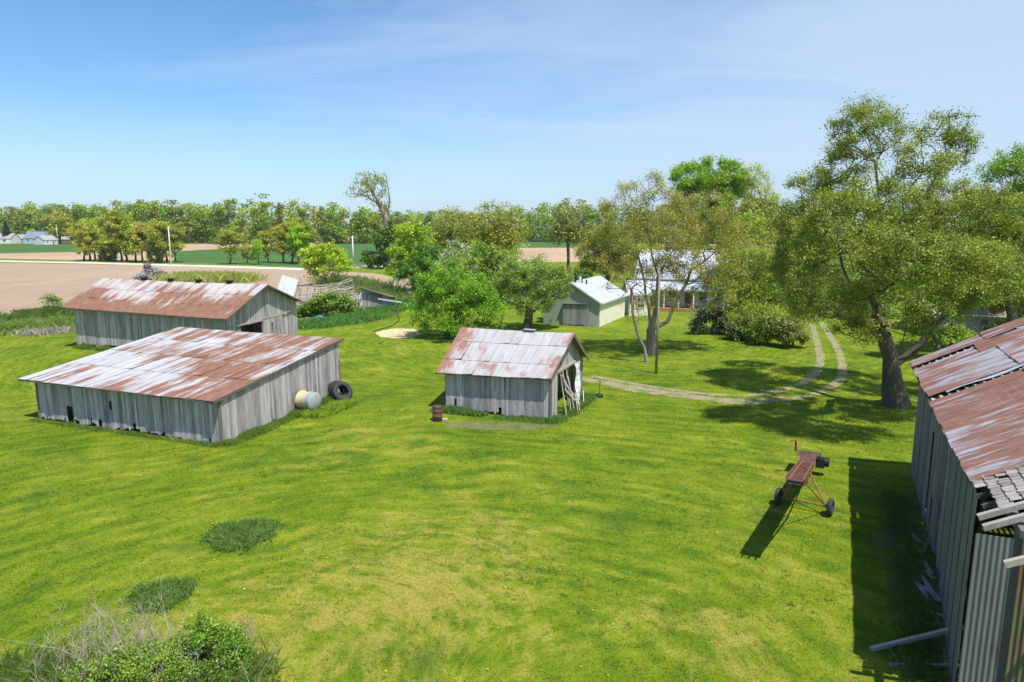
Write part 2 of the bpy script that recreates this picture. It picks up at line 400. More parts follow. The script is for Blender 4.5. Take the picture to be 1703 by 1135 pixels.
# ------------------------------------------------------------------ walls and roofs
def lerp(a, b, t): return a+(b-a)*t
def planks(mb, p0, p1, top, bot=lambda s: 0.0, opens=(), pw=(.11, .20), thick=.026, ragged=.10, miss=0.0, gap=.016, tilt=.004, r=None, outward=1, tear=0.0):
    """vertical boards from p0 to p1; top(s), bot(s) heights; opens: (s0, s1, z0, z1)"""
    r = r or rnd
    p0, p1 = Vector((p0[0], p0[1], 0)), Vector((p1[0], p1[1], 0)); L = (p1-p0).length; d = (p1-p0)/L; n = Vector((d.y, -d.x, 0))*outward
    s = 0.0
    while s < L-.02:
        w = r.uniform(*pw)
        if s+w > L-.06: w = L-s
        s1 = s+w; m = s+w/2
        if r.random() >= miss:
            b = bot(m)+r.uniform(0, ragged)*(1 if r.random() < .7 else 2.2)
            if r.random() < tear: b += r.uniform(.15, .5)
            spans = [(b, None)]
            for o0, o1, z0, z1 in opens:
                if o0 <= m <= o1:
                    ns = []
                    for (a0, a1) in spans:
                        if z0 > a0+.02: ns.append((a0, z0))
                        if z1 < (a1 if a1 is not None else 99): ns.append((z1, a1))
                    spans = ns
            o = r.uniform(0, .018)
            for a0, a1 in spans:
                ta, tb = (top(s), top(s1)) if a1 is None else (a1, a1)
                if min(ta, tb) <= a0+.01: continue
                q0 = p0+d*(s+gap/2)+n*o; q1 = p0+d*(s1-gap/2)+n*(o+r.uniform(-tilt, tilt))
                k0, k1 = q0+n*thick, q1+n*thick; sl = r.uniform(-.012, .012)
                mb.hexa([(q0.x, q0.y, a0), (q1.x, q1.y, a0+sl), (k1.x, k1.y, a0+sl), (k0.x, k0.y, a0)],
                        [(q0.x, q0.y, ta), (q1.x, q1.y, tb), (k1.x, k1.y, tb), (k0.x, k0.y, ta)])
        s = s1

def roof_plane(mb, e0, e1, r0, r1, sheet_w=.66, rows=2, lift=.012, corr=0.0, pitch=.1, u0=0.0, gaps=(), r=None, sag=0.0, curl=0.0):
    """sheets from eave e0-e1 up to ridge r0-r1.  UV in metres."""
    r = r or rnd
    e0, e1, r0, r1 = map(Vector, (e0, e1, r0, r1)); L = (e1-e0).length; S = ((r0-e0).length+(r1-e1).length)/2
    nrm = (e1-e0).cross(r0-e0).normalized()
    if nrm.z < 0: nrm = -nrm
    n = max(1, round(L/sheet_w))
    cuts = [0.0]+[(j+1)/rows+(r.uniform(-.04, .04) if j < rows-1 else 0) for j in range(rows)]
    def pt(a, b, h):
        dip = sag*math.sin(math.pi*min(max(a, 0), 1))
        return lerp(lerp(e0, e1, a), lerp(r0, r1, a), b)+nrm*h-Vector((0, 0, dip))
    for i in range(n):
        a0, a1 = i/n, (i+1)/n
        for j in range(rows):
            skip = False
            for g0, g1, h0, h1 in gaps:
                if g0 <= (a0+a1)/2 <= g1 and h0 <= (cuts[j]+cuts[j+1])/2 <= h1: skip = True
            if skip: continue
            b0, b1 = cuts[j]-(.015 if j else r.uniform(0, .008)), cuts[j+1]
            lo = lift+r.uniform(0, lift*.7); hi = r.uniform(0, .003)
            cl = curl*r.random()**4
            m = max(1, int((a1-a0)*L/pitch*4)) if corr else 1
            for q in range(m):
                x0, x1 = q/m, (q+1)/m
                A0, A1 = lerp(a0, a1+.02/L, x0), lerp(a0, a1+.02/L, x1)
                h0 = corr*math.sin(2*math.pi*A0*L/pitch) if corr else 0.0
                h1 = corr*math.sin(2*math.pi*A1*L/pitch) if corr else 0.0
                ex = .004*(i % 2)
                pts = [pt(A0, b0, lo+h0+ex+cl*x0), pt(A1, b0, lo+h1+ex+cl*x1), pt(A1, b1, hi+h1+ex), pt(A0, b1, hi+h0+ex)]
                uvs = [(u0+A0*L, b0*S), (u0+A1*L, b0*S), (u0+A1*L, b1*S), (u0+A0*L, b1*S)]
                if q == 0 or not corr: mb.poly(pts, uvs); last = len(mb.v)-4
                else:   # keep a sheet one connected piece
                    iA, iB = last+1 if q == 1 else last, (last+2 if q == 1 else last+1)
                    base = len(mb.v); mb.v += [tuple(pts[1]), tuple(pts[2])]
                    mb.f.append((iA, base, base+1, iB)); mb.uv.append([uvs[0], uvs[1], uvs[2], uvs[3]]); last = base
                    continue
def trim(mb, a, b, w=.03, h=.14): mb.beam(a, b, w, h)

exec_order = []
# ------------------------------------------------------------------ ground and fields
def sheet(name, pts, z, mat, label=None, jitter=.0, step=None, kind='structure', r=rnd):
    """flat polygon; optional ragged edge"""
    out = []
    n = len(pts)
    for i in range(n):
        a, b = Vector(pts[i][:2]), Vector(pts[(i+1) % n][:2]); L = (b-a).length
        k = max(1, int(L/step)) if step else 1
        for j in range(k):
            p = a.lerp(b, j/k)
            out.append((p.x+r.uniform(-jitter, jitter), p.y+r.uniform(-jitter, jitter), z))
    mb = MB(); mb.poly(out)
    me_o = mb.build(name, mat)
    return tag(me_o, label, None, None, kind)

mb = MB(); S = 3000
mb.poly([(-S, -200, 0), (S, -200, 0), (S, S, 0), (-S, S, 0)])
tag(mb.build('ground', M['lawn']), 'mown bright green lawn with mowing swirls and dry patches', None, None, 'structure')
g = lambda px, py: P(px, py)[:2]
sheet('plowed_field', [g(-400, 570), g(-10, 543), g(60, 531), g(125, 520), (-28, 92), (-14, 98), g(700, 484), g(690, 466), g(620, 455), g(500, 449), g(400, 446), g(250, 441.5), g(0, 437.5), (-700, 178)], .012, M['soil'], 'bare pinkish brown field beyond the long barn', .5, 4)
sheet('far_field', [(-900, 225), g(0, 430), g(130, 433), g(320, 433), g(320, 418), g(130, 419.5), g(0, 422), (-900, 270)], .02, M['soil2'], 'narrow tan field beyond the gravel road', 1, 12)
sheet('wheat_field', [(-900, 280), g(0, 421.5), g(128, 419), g(128, 405.5), g(0, 406.5), (-900, 460)], .02, M['wheat'], 'strip of deep green crop below the far houses', 1, 12)
sheet('wheat_field', [g(290, 441), g(430, 444), g(520, 446.5), g(625, 440), g(640, 402), g(560, 402), g(470, 410), g(290, 419)], .024, M['wheat'], 'deep green crop behind the road beside the pale pole', 1, 8)
sheet('far_field', [g(290, 418), g(470, 409.5), g(640, 399), g(640, 395), g(460, 402), g(290, 407)], .03, M['soil2'], 'tan strip of field in front of the distant woods', 1, 15)
sheet('wheat_field', [g(850, 412.5), g(1020, 411), g(1040, 393), g(850, 393.5)], .02, M['wheat'], 'deep green crop seen between garden trees and distant woods', 1, 15)
sheet('far_field', [g(860, 436), g(1010, 436), g(1010, 412), g(860, 413)], .026, M['soil2'], 'tan field patch beside the garage roof', 1, 10)
sheet('far_field', [g(1180, 436), g(1420, 436), g(1420, 398), g(1180, 400)], .026, M['soil2'], 'tan field glimpsed behind the yard trees past the house', 1, 10)
sheet('road', [(-900, 186), g(0, 433.7), g(140, 436.2), g(400, 443.2), g(505, 446.3), g(620, 442), g(700, 440), g(700, 443), g(620, 445.5), g(505, 450), g(400, 446.2), g(140, 438.8), g(0, 436), (-900, 182)], .036, M['gravel_road'], 'pale gravel country road crossing between the fields', .25, 6)
sheet('verge', [(-900, 226), g(0, 430.5), g(140, 433.5), g(300, 437), g(400, 440.5), g(505, 445), g(505, 446), g(400, 443), g(140, 436), g(0, 433.5), (-900, 187)], .03, M['verge'], 'grass verge behind the gravel road', .5, 6)
sheet('sand_patch', [g(626, 553), g(640, 548.5), g(665, 546), g(690, 547), g(700, 556), g(684, 561), g(655, 563), g(634, 560)], .004, M['sand'], 'patch of bare yellow sand on the lawn', .25, .8)
sheet('dirt_patch', [g(738, 702), g(800, 700), g(915, 705), g(930, 710), g(850, 717), g(740, 712)], .004, M['dirt'], 'worn dirt strip along the front of the small shed', .2, .5)
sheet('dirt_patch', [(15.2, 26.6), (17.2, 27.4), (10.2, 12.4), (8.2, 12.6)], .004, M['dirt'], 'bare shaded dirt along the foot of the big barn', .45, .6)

def ribbon(name, pix, w, z, label, mat=M['gravel']):
    pts = [P(*q) for q in pix]; fine = []
    for i in range(len(pts)-1):
        p0, p1, p2, p3 = pts[max(i-1, 0)], pts[i], pts[i+1], pts[min(i+2, len(pts)-1)]
        for j in range(30):
            t = j/30
            fine.append(.5*((2*p1)+(-p0+p2)*t+(2*p0-5*p1+4*p2-p3)*t*t+(-p0+3*p1-3*p2+p3)*t*t*t))
    fine.append(pts[-1]); L = []; Rr = []
    for i, p in enumerate(fine):
        d = (fine[min(i+1, len(fine)-1)]-fine[max(i-1, 0)]); d.z = 0; d.normalize(); n = Vector((-d.y, d.x, 0))
        L.append(p+n*(w/2+rnd.uniform(-.09, .09))); Rr.append(p-n*(w/2+rnd.uniform(-.09, .09)))
    mb = MB()
    for i in range(len(fine)-1):
        mb.poly([(*L[i][:2], z), (*Rr[i][:2], z), (*Rr[i+1][:2], z), (*L[i+1][:2], z)])
    return tag(mb.build(name, mat), label, None, None, 'structure')
TR1 = [(1349, 538), (1358, 565), (1364, 595), (1357, 620), (1328, 640), (1262, 656), (1180, 656), (1080, 643), (985, 626)]
TR2 = [(1366, 536), (1386, 568), (1400, 600), (1398, 630), (1372, 650), (1320, 663), (1240, 671), (1150, 662), (1060, 651), (985, 634)]
ribbon('gravel_track', TR1, .62, .006, 'inner wheel track of the curving gravel drive')
ribbon('gravel_track', TR2, .62, .010, 'outer wheel track of the curving gravel drive')
ribbon('gravel_path', [(1310, 663), (1250, 668), (1180, 663), (1090, 651), (1000, 636), (965, 630)], 1.15, .014, 'worn gravel end of the drive beside the small shed')

# ------------------------------------------------------------------ grass and weeds (stuff)
def blades(name, pts, h, w, col, label, mat=M['blades'], kind='stuff', cvar=.25, lean=.6, colvar2=None):
    n = len(pts); base = np.asarray(pts, float)
    hh = (h*rng.uniform(.5, 1.2, n) if np.isscalar(h) else np.asarray(h)*rng.uniform(.7, 1.15, n))[:, None]
    a = rng.uniform(0, 2*np.pi, n); d = np.c_[np.cos(a), np.sin(a), np.zeros(n)]
    b = rng.uniform(0, 2*np.pi, n); l = np.c_[np.cos(b), np.sin(b), np.zeros(n)]*hh*lean*rng.uniform(0, 1.6, (n, 1))
    up = np.array([0, 0, 1.0])
    v = np.empty((n, 4, 3)); v[:, 0] = base-d*w*.5; v[:, 1] = base+d*w*.5
    v[:, 2] = base+l*.35+up*hh*.6+d*w*.4; v[:, 3] = base+l+up*hh
    c = 1.8*np.asarray(col)[None, :]*(1+cvar*rng.normal(size=(n, 1)))
    if colvar2 is not None:
        f = rng.uniform(0, 1, (n, 1))**2; c = c*(1-f)+1.6*np.asarray(colvar2)*f
    c = np.repeat(np.clip(c, .004, 1), 4, axis=0)
    o = np_mesh(name, v.reshape(-1, 3), 4, mat, None, c)
    return tag(o, label, None, None, kind)

def in_poly(p, poly):
    x, y = p[:, 0], p[:, 1]; ins = np.zeros(len(p), bool); n = len(poly)
    for i in range(n):
        x0, y0 = poly[i]; x1, y1 = poly[(i+1) % n]
        c = ((y0 > y) != (y1 > y)) & (x < (x1-x0)*(y-y0)/(y1-y0+1e-12)+x0); ins ^= c
    return ins

# building footprints (metres)
LT = dict(A=(-27.19, 38.09), B=(-14.74, 33.37), C=(-11.4, 44.1), D=(-23.9, 48.9))
LB = dict(A=(-39.6, 61.3), B=(-23.4, 55.3), C=(-21.0, 66.0), D=(-39.0, 72.3))
SS = dict(A=(-4.0, 40.2), B=(2.18, 37.6), C=(4.57, 44.1), D=(-1.6, 46.7))
bd = Vector((-.43, -.903, 0)); bn = Vector((.903, -.43, 0)); bo = Vector((17.8, 29.1, 0))
def BR(t, s=0.0, z=0.0): q = bo+bd*t+bn*s; return Vector((q.x, q.y, z))
foot = [[q for q in (b['A'], b['B'], b['C'], b['D'])] for b in (LT, LB, SS)]
foot.append([BR(0)[:2], BR(18.4)[:2], BR(18.4, 12)[:2], BR(0, 12)[:2]])

def lawn_blades():
    n = 380000
    D = 11+74*rng.beta(1.0, 2.1, n)
    x = rng.uniform(-.80, .80, n)*(D+3)
    p = np.c_[x, D, np.zeros(n)]
    keep = np.ones(n, bool)
    for f in foot: keep &= ~in_poly(p, f)
    t1 = np.array([P(*q)[:2] for q in TR1+TR2])
    for seg in (TR1, TR2):
        q = np.array([P(*a)[:2] for a in seg])
        for i in range(len(q)-1):
            ab = q[i+1]-q[i]; t = np.clip(((p[:, :2]-q[i])@ab)/(ab@ab), 0, 1)
            dd = np.linalg.norm(p[:, :2]-(q[i]+t[:, None]*ab), axis=1); keep &= dd > rng.uniform(.15, .6, n)
    p = p[keep]; n = len(p)
    hh = .022*rng.uniform(.4, 1.3, (n, 1))*(1+.008*p[:, 1:2]); w = .014*(1+.055*p[:, 1:2])
    a = rng.uniform(0, 2*np.pi, n); d = np.c_[np.cos(a), np.sin(a), np.zeros(n)]
    l = np.c_[rng.normal(size=n), rng.normal(size=n), np.zeros(n)]*hh*.7
    v = np.empty((n, 3, 3)); v[:, 0] = p-d*w; v[:, 1] = p+d*w; v[:, 2] = p+l; v[:, 2, 2] += hh[:, 0]
    tag(np_mesh('grass', v.reshape(-1, 3), 3, M['blade']), 'short mown grass blades covering the lawn', None, None, 'stuff')
lawn_blades()

def ellipse_pts(cx, cy, a, b, rot, n):
    r_ = np.sqrt(rng.uniform(0, 1, n))*np.where(rng.uniform(size=n) < .14, rng.uniform(1, 1.28, n), 1); t = rng.uniform(0, 2*np.pi, n)
    q_ = (1+.10*np.sin(3*t+1)+.07*np.sin(7*t))*(1+.06*rng.normal(size=n)); x, y = a*r_*np.cos(t)*q_, b*r_*np.sin(t)*q_; c, s = math.cos(rot), math.sin(rot)
    return np.c_[cx+x*c-y*s, cy+x*s+y*c, np.zeros(n)]
q = P(401, 893); blades('tall_grass', ellipse_pts(q.x, q.y, 1.12, 1.1, .5, 5600), .24, .03, (.10, .17, .028), 'oval patch of tall dark green grass left unmown', colvar2=(.17, .25, .07), lean=.9)
q = P(268, 992); blades('tall_grass', ellipse_pts(q.x, q.y, .85, .9, .6, 2900), .18, .028, (.10, .165, .028), 'smaller patch of tall grass beside the dead stalks', colvar2=(.17, .25, .07), lean=.9)

def strip_pts(line, width, n, z=0.0):
    q = np.array([Vector(p)[:2] for p in line]); seg = np.linalg.norm(np.diff(q, axis=0), axis=1); cum = np.r_[0, np.cumsum(seg)]
    s = rng.uniform(0, cum[-1], n); i = np.clip(np.searchsorted(cum, s)-1, 0, len(seg)-1)
    t = (s-cum[i])/seg[i]; p = q[i]+(q[i+1]-q[i])*t[:, None]
    return np.c_[p+rng.normal(size=(n, 2))*width, np.full(n, z)]
GR = (.085, .15, .016); GR2 = (.20, .25, .05)
def weeds(line, width, n, h, label, col=GR, col2=GR2, w=.03):
    n = int(n*1.9); p_ = strip_pts(line, width, n); w *= .55
    hv = h*(.55+.75*np.clip(.5+.5*np.sin(p_[:, 0]*1.9+2*np.sin(p_[:, 1]*1.3)), 0, 1))
    return blades('weeds', p_, hv, w, col, label, colvar2=col2)
off = lambda p, dx, dy: (p[0]+dx, p[1]+dy)
weeds([off(LT['A'], -.2, -.35), off(LT['B'], -.1, -.35)], .12, 4200, .13, 'weeds along the front wall of the low shed')
weeds([off(LT['B'], .3, -.1), (-12.6, 39.0), (-10.9, 43.6)], .22, 8000, .26, 'weeds along the side wall of the low shed')
weeds([(-11.5, 38.6), (-10.6, 40.6), (-10.2, 42.4)], .30, 5000, .42, 'tall yellow-green weeds between tank and tyres', (.13, .22, .02), (.40, .42, .06))
weeds([off(SS['A'], -.6, -.4), off(SS['A'], 2.3, -1.3)], .20, 4200, .26, 'weeds beside the rusty drum at the small shed', (.075, .145, .025), (.19, .27, .07), .045)
weeds([off(SS['B'], -3, 1.0-.3), off(SS['B'], .2, -.3), (3.6, 39.6), (5.3, 43.8)], .24, 5500, .20, 'weeds round the open end of the small shed', (.075, .145, .025), (.19, .26, .07), .04)
weeds([LB['A'], off(LB['B'], 0, -.1)], .25, 5000, .4, 'weeds under the long barn wall')
weeds([g(-30, 556), g(40, 548), g(125, 545)], 1.3, 14000, .8, 'strip of rough tall weeds at the edge of the brown field', (.12, .19, .035), (.30, .32, .09), .10)
weeds([g(20, 541), g(70, 533), g(118, 528)], .8, 6000, 1.1, 'taller dark weeds along the far edge of the rough strip', (.08, .14, .025), (.16, .20, .05), .10)
blades('dry_stalks', strip_pts([g(55, 556), g(98, 553)], .9, 2200), .6, .035, (.24, .22, .17), 'pale dead weed stalks in the rough strip', M['dry'])
weeds([g(505, 545), g(545, 541), g(600, 533), g(650, 515), g(680, 506)], 1.0, 12000, .7, 'long grass in front of the collapsed shed', (.08, .18, .04), (.17, .27, .06), .08)
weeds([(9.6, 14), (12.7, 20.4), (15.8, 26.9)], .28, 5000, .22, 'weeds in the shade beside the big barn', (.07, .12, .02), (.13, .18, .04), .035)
weeds([g(290, 469), g(340, 469), g(405, 469)], 2.0, 2600, 1.6, 'clump of yellowish reeds behind the long barn roof', (.24, .26, .06), (.36, .34, .12), .16)
weeds([g(560, 466), g(640, 492), g(700, 500), g(830, 498), g(960, 490)], 2.5, 8000, .9, 'rough grass along the far edge of the yard', (.08, .14, .03), (.22, .24, .08), .16)
# scattered coarser tufts and clover
nt_ = 5200; D_ = 11+55*rng.beta(1, 2, nt_); ctr = np.c_[rng.uniform(-.78, .78, nt_)*(D_+2), D_, np.zeros(nt_)]
nz_ = np.sin(ctr[:, 0]*.9+2*np.sin(ctr[:, 1]*.35))+np.sin(ctr[:, 1]*.7+1.7*np.sin(ctr[:, 0]*.28)); kk_ = nz_+rng.normal(size=nt_)*.8 > .4
for f in foot: kk_ &= ~in_poly(ctr, f)
ctr = np.repeat(ctr[kk_], 9, axis=0); ctr[:, :2] += rng.normal(size=(len(ctr), 2))*.075
blades('grass_tufts', ctr, .055*(1+.012*ctr[:, 1]), .022, (.075, .125, .012), 'coarser grass tufts and clover scattered through the mown lawn', colvar2=(.14, .19, .04), lean=1.3)
# scattered dandelions
n = 420; D_ = rng.uniform(12, 45, n); xx = rng.uniform(-.72, .72, n)*D_; cen = np.c_[xx, D_, np.full(n, .06)]
keep = np.ones(n, bool)
for f in foot: keep &= ~in_poly(cen, f)
tag(np_mesh('dandelion_flowers', leaf_quads(cen[keep], .05, 3, 1.0), 4, M['blossom'], None, np.tile((.8, .62, .03), (4*keep.sum(), 1))), 'tiny yellow dandelions dotted over the lawn', None, None, 'stuff')

# ------------------------------------------------------------------ trees
def frustums(a, b, ra, rb, n=6):
    d = b-a; L = np.linalg.norm(d, axis=1)[:, None]+1e-9; d = d/L
    ref = np.where(np.abs(d[:, 2:3]) > .9, np.array([[1., 0, 0]]), np.array([[0, 0, 1.]]))
    u = np.cross(d, ref); u /= np.linalg.norm(u, axis=1)[:, None]; v = np.cross(d, u)
    m = len(a); t = np.arange(n)*2*np.pi/n
    ring = u[:, None, :]*np.cos(t)[None, :, None]+v[:, None, :]*np.sin(t)[None, :, None]
    A = a[:, None, :]+ring*ra[:, None, None]; B = b[:, None, :]+ring*rb[:, None, None]
    co = np.concatenate([A, B], axis=1).reshape(-1, 3)
    q = np.arange(n); q2 = (q+1) % n
    f = np.stack([q, q2, q2+n, q+n], axis=1)[None]+(np.arange(m)*2*n)[:, None, None]
    return co, f.reshape(-1, 4)

def grow(base, guides, cen, r0, g, seg=1.1, jit=.16, rmin=.018, arch=.12, pw=.66):
    """grow limbs from the guide lines out to every foliage centre"""
    nodes = [np.array(base, float)]; par = [-1]; plen = [0.0]
    def add(p, i):
        nodes.append(np.array(p, float)); par.append(i); plen.append(plen[i]+np.linalg.norm(nodes[-1]-nodes[i])); return len(nodes)-1
    for gl in guides:
        arr = np.array(nodes); i = int(np.argmin(np.linalg.norm(arr-gl[0], axis=1)))
        for a, b in zip(gl[:-1], gl[1:]):
            a, b = np.array(a, float), np.array(b, float); k = max(1, int(np.linalg.norm(b-a)/seg))
            for j in range(k):
                p = a+(b-a)*(j+1)/k+(g.normal(size=3)*jit*.5 if j < k-1 else 0); i = add(p, i)
    start = nodes[-1] if not guides else np.array(guides[0][-1])
    order = np.argsort(np.linalg.norm(cen-start, axis=1)); leafnode = []
    nfirst = max(1, int(len(guides[0])*.4)) if guides else 0
    zmin = guides[0][-1][2]-.6 if guides else base[2]
    for c in cen[order]:
        arr = np.array(nodes); pl = np.array(plen)
        d = np.linalg.norm(arr-c, axis=1)+.22*pl+np.where(arr[:, 2] > c[2]+.3, (arr[:, 2]-c[2]), 0)*.5+np.where(arr[:, 2] < zmin, 50, 0)
        i = int(np.argmin(d)); p0 = arr[i]; L = np.linalg.norm(c-p0); k = max(1, int(round(L/seg)))
        for j in range(k):
            t = (j+1)/k; p = p0+(c-p0)*t+np.array([0, 0, arch*L*math.sin(math.pi*t)])
            if j < k-1: p = p+g.normal(size=3)*jit
            i = add(p, i)
        leafnode.append(i)
    cnt = np.zeros(len(nodes))
    for i in leafnode: cnt[i] += 1
    for i in range(len(nodes)-1, 0, -1): cnt[par[i]] += cnt[i]
    cnt = np.maximum(cnt, 1); rad = np.maximum(rmin, r0*(cnt/cnt[0])**pw)
    nodes = np.array(nodes); par = np.array(par)
    rad = rad*(1+.5*np.exp(-np.maximum(nodes[:, 2]-nodes[0, 2], 0)/(1.6*r0+.05)))
    return nodes, par, rad, cnt

def crown_centres(lobes, n, g, shell=.45):
    vol = np.array([l[3]*l[4]*l[5] for l in lobes]); vol = vol**.8; pr = vol/vol.sum()
    k = g.choice(len(lobes), n, p=pr); L = np.array(lobes)[k]
    d = g.normal(size=(n, 3)); d /= np.linalg.norm(d, axis=1)[:, None]
    r_ = g.uniform(0, 1, n)**(1/3); r_ = shell+(1-shell)*r_ if shell else r_
    r_ = np.where(g.uniform(size=n) < .75, r_, g.uniform(.1, .7, n))
    return L[:, :3]+d*r_[:, None]*L[:, 3:6]

LEAFN, LEAFS, LEAFC = 1.6, 1.25, np.array([1.85, 1.82, .85])
def build_tree(name, label, cat, base, lobes, guides=None, r0=.25, n=160, leaf=.16, per=110, sig=.45, col=(.07, .15, .02), col2=None, sway=.3, seed=1, mat=None, twigs=3, group=None, fork=None, bark=None, shell=.45, extra=None, rmin=.018, hue=.18, sides=6, leafmat=None, pw=.66):
    """lobes: world (x, y, z, rx, ry, rz)"""
    g = np.random.default_rng(seed)
    base = np.array(base, float)
    cen = crown_centres(lobes, n, g, shell); cen[:, 2] = np.maximum(cen[:, 2], base[2]+.35)
    if guides is None:
        f = fork if fork is not None else lobes[0][2]-lobes[0][5]*.7
        c0 = np.mean([l[:3] for l in lobes], axis=0)
        top = np.array([base[0]+(c0[0]-base[0])*.35, base[1]+(c0[1]-base[1])*.35, max(f, base[2]+.5)])
        guides = [[base, top]]
    nodes, par, rad, cnt = grow(base, guides, cen, r0, g, rmin=rmin, pw=pw)
    k = np.arange(1, len(nodes)); pa = par[k]
    a, b = nodes[pa], nodes[k]; rb = rad[k]; best = {}
    for q_, p_ in zip(k, pa):
        if p_ not in best or cnt[q_] > cnt[best[p_]]: best[p_] = q_
    main = np.array([best[p_] == q_ for q_, p_ in zip(k, pa)])
    ra = np.where(main, rad[pa], np.minimum(rad[pa], rb*1.3))
    dd_ = b-a; dd_ /= np.linalg.norm(dd_, axis=1)[:, None]+1e-9; thick = (rb > .06)[:, None]
    co, f = frustums(a-dd_*thick*ra[:, None]*.1*(pa > 0)[:, None], b+dd_*thick*rb[:, None]*.1, ra, rb, sides)
    per = int(per*LEAFN); leaf = leaf*LEAFS
    # twigs
    tip = np.where(cnt <= 3)[0]
    if twigs:
        ta = np.repeat(nodes[tip], twigs, axis=0); dr = g.normal(size=ta.shape); dr[:, 2] += .3; dr /= np.linalg.norm(dr, axis=1)[:, None]
        tb = ta+dr*sig*g.uniform(.5, 1.6, (len(ta), 1)); c2, f2 = frustums(ta, tb, np.full(len(ta), rmin*.55), np.full(len(ta), rmin*.2), 3)
        if len(f2): co, f = np.concatenate([co, c2]), np.concatenate([f, f2+len(co)])
    root = empty(name, tuple(base), label, cat, group)
    tr = np_mesh('trunk', co, 4, bark or M['bark'], root, None, f, True)
    lc = nodes[tip]
    m = len(lc)*per//max(1, 1)
    rep = np.repeat(np.arange(len(lc)), per)
    off_ = g.normal(size=(len(rep), 3))*sig*np.array([1, 1, .75])
    tone = g.normal(size=len(lc)); tone2 = g.uniform(0, 1, len(lc))
    if twigs:
        wi = g.integers(0, twigs, len(rep)); tipi = rep*twigs+wi
        tt = g.uniform(.2, 1.1, (len(rep), 1)); pos = ta[tipi]+(tb[tipi]-ta[tipi])*tt+off_*.45
    else: pos = lc[rep]+off_
    pos[:, 2] = np.maximum(pos[:, 2], base[2]+.05)
    v = leaf_quads(pos, leaf, .5, .6, g)
    c = np.asarray(col, float)[None, :]*(1+hue*tone[rep][:, None]*.6)*(1+.22*g.normal(size=(len(rep), 1)))
    if col2 is not None:
        w = np.clip(tone2[rep]+.25*g.normal(size=len(rep)), 0, 1)[:, None]**1.6; c = c*(1-w)+np.asarray(col2)*w*(1+.2*g.normal(size=(len(rep), 1)))
    c = np.repeat(np.clip(c*LEAFC, .006, .9), 4, axis=0)
    cr = np_mesh('crown', v, 4, leafmat or M['leaf'], root, c)
    if extra is not None:
        e_n, e_col, e_size, e_name = extra
        i = g.integers(0, len(pos), e_n); vv = leaf_quads(pos[i]+g.normal(size=(e_n, 3))*.1, e_size, .3, .9, g)
        np_mesh(e_name, vv, 4, M['blossom'], root, np.repeat(np.clip(np.asarray(e_col)*(1+.15*g.normal(size=(e_n, 1))), 0, 1), 4, axis=0))
    return root

def lobes_px(D, L, depth=1.0, seed=0):
    """photo-pixel lobes (cx, cy, rx, ry[, dD]) of a tree standing D ahead -> world ellipsoids"""
    out = []
    for l in L:
        dd = l[4] if len(l) > 4 else 0
        c = W(l[0], l[1], D+dd); zc = c.y*cp+(CAMH-c.z)*sp; k = zc/FPX
        out.append((c.x, c.y, c.z, l[2]*k, (l[2]*.6+l[3]*.4)*k*depth, l[3]*k))
    return out
def guides_px(D, G): return [[np.array(W(a, b, D+(c[0] if c else 0))) for a, b, *c in gl] for gl in G]
def ptree(name, label, bpx, L, cat='tree', D=None, depth=.9, G=None, **k):
    b = P(*bpx) if D is None else Vector((W(bpx[0], bpx[1], D).x, D, 0))
    D = b.y; lb = lobes_px(D, L, depth)
    gd = guides_px(D, G) if G else None
    if gd: gd[0][0] = np.array(b)
    return build_tree(name, label, cat, b, lb, gd, **k)

OL = (.125, .155, .030); OLB = (.21, .165, .06); BG = (.085, .19, .012); YG = (.19, .27, .014); SG = (.085, .165, .045)
# the giant beside the drive
ptree('willow_tree', 'huge old tree with forked thick trunk beside the big barn', (1491, 676),
      [(1448, 218, 62, 46, 0), (1420, 262, 50, 34, 3), (1572, 238, 50, 44, -.5), (1520, 285, 60, 40, -4), (1375, 318, 62, 44, 4), (1330, 372, 46, 46, 5), (1460, 345, 70, 50, -5), (1560, 350, 80, 52, 4), (1640, 370, 70, 60, 0),
       (1400, 415, 85, 46, -6), (1500, 430, 85, 50, -8), (1600, 450, 90, 60, -4), (1325, 440, 50, 44, 6), (1690, 440, 60, 70, 1), (1440, 490, 62, 36, -6), (1555, 505, 55, 30, -5), (1370, 490, 46, 46, 4), (1460, 550, 28, 30, -3), (1390, 360, 60, 44, -6), (1480, 400, 70, 50, 6), (1600, 445, 66, 40, -9), (1525, 435, 60, 38, -9), (1345, 420, 50, 36, 9), (1430, 528, 46, 36, -3), (1515, 545, 30, 22, -4), (1350, 500, 40, 40, 2), (1620, 500, 46, 28, -2)],
      G=[[(1491, 676), (1484, 640), (1490, 606)], [(1484, 628), (1470, 560), (1462, 500), (1425, 445), (1380, 430)], [(1462, 500), (1455, 400), (1462, 330), (1455, 270), (1440, 215)], [(1490, 606), (1508, 545), (1506, 470), (1515, 400), (1500, 330), (1560, 262)], [(1497, 612), (1530, 575), (1556, 538), (1600, 495), (1645, 430, 1)], [(1470, 560), (1430, 495, -2), (1380, 470, -3)]],
      n=1560, r0=.56, pw=.74, leaf=.095, per=125, sig=.46, hue=.34, col=(.100, .140, .020), col2=(.20, .205, .065), seed=3, twigs=3, sides=9, rmin=.022, shell=.42)
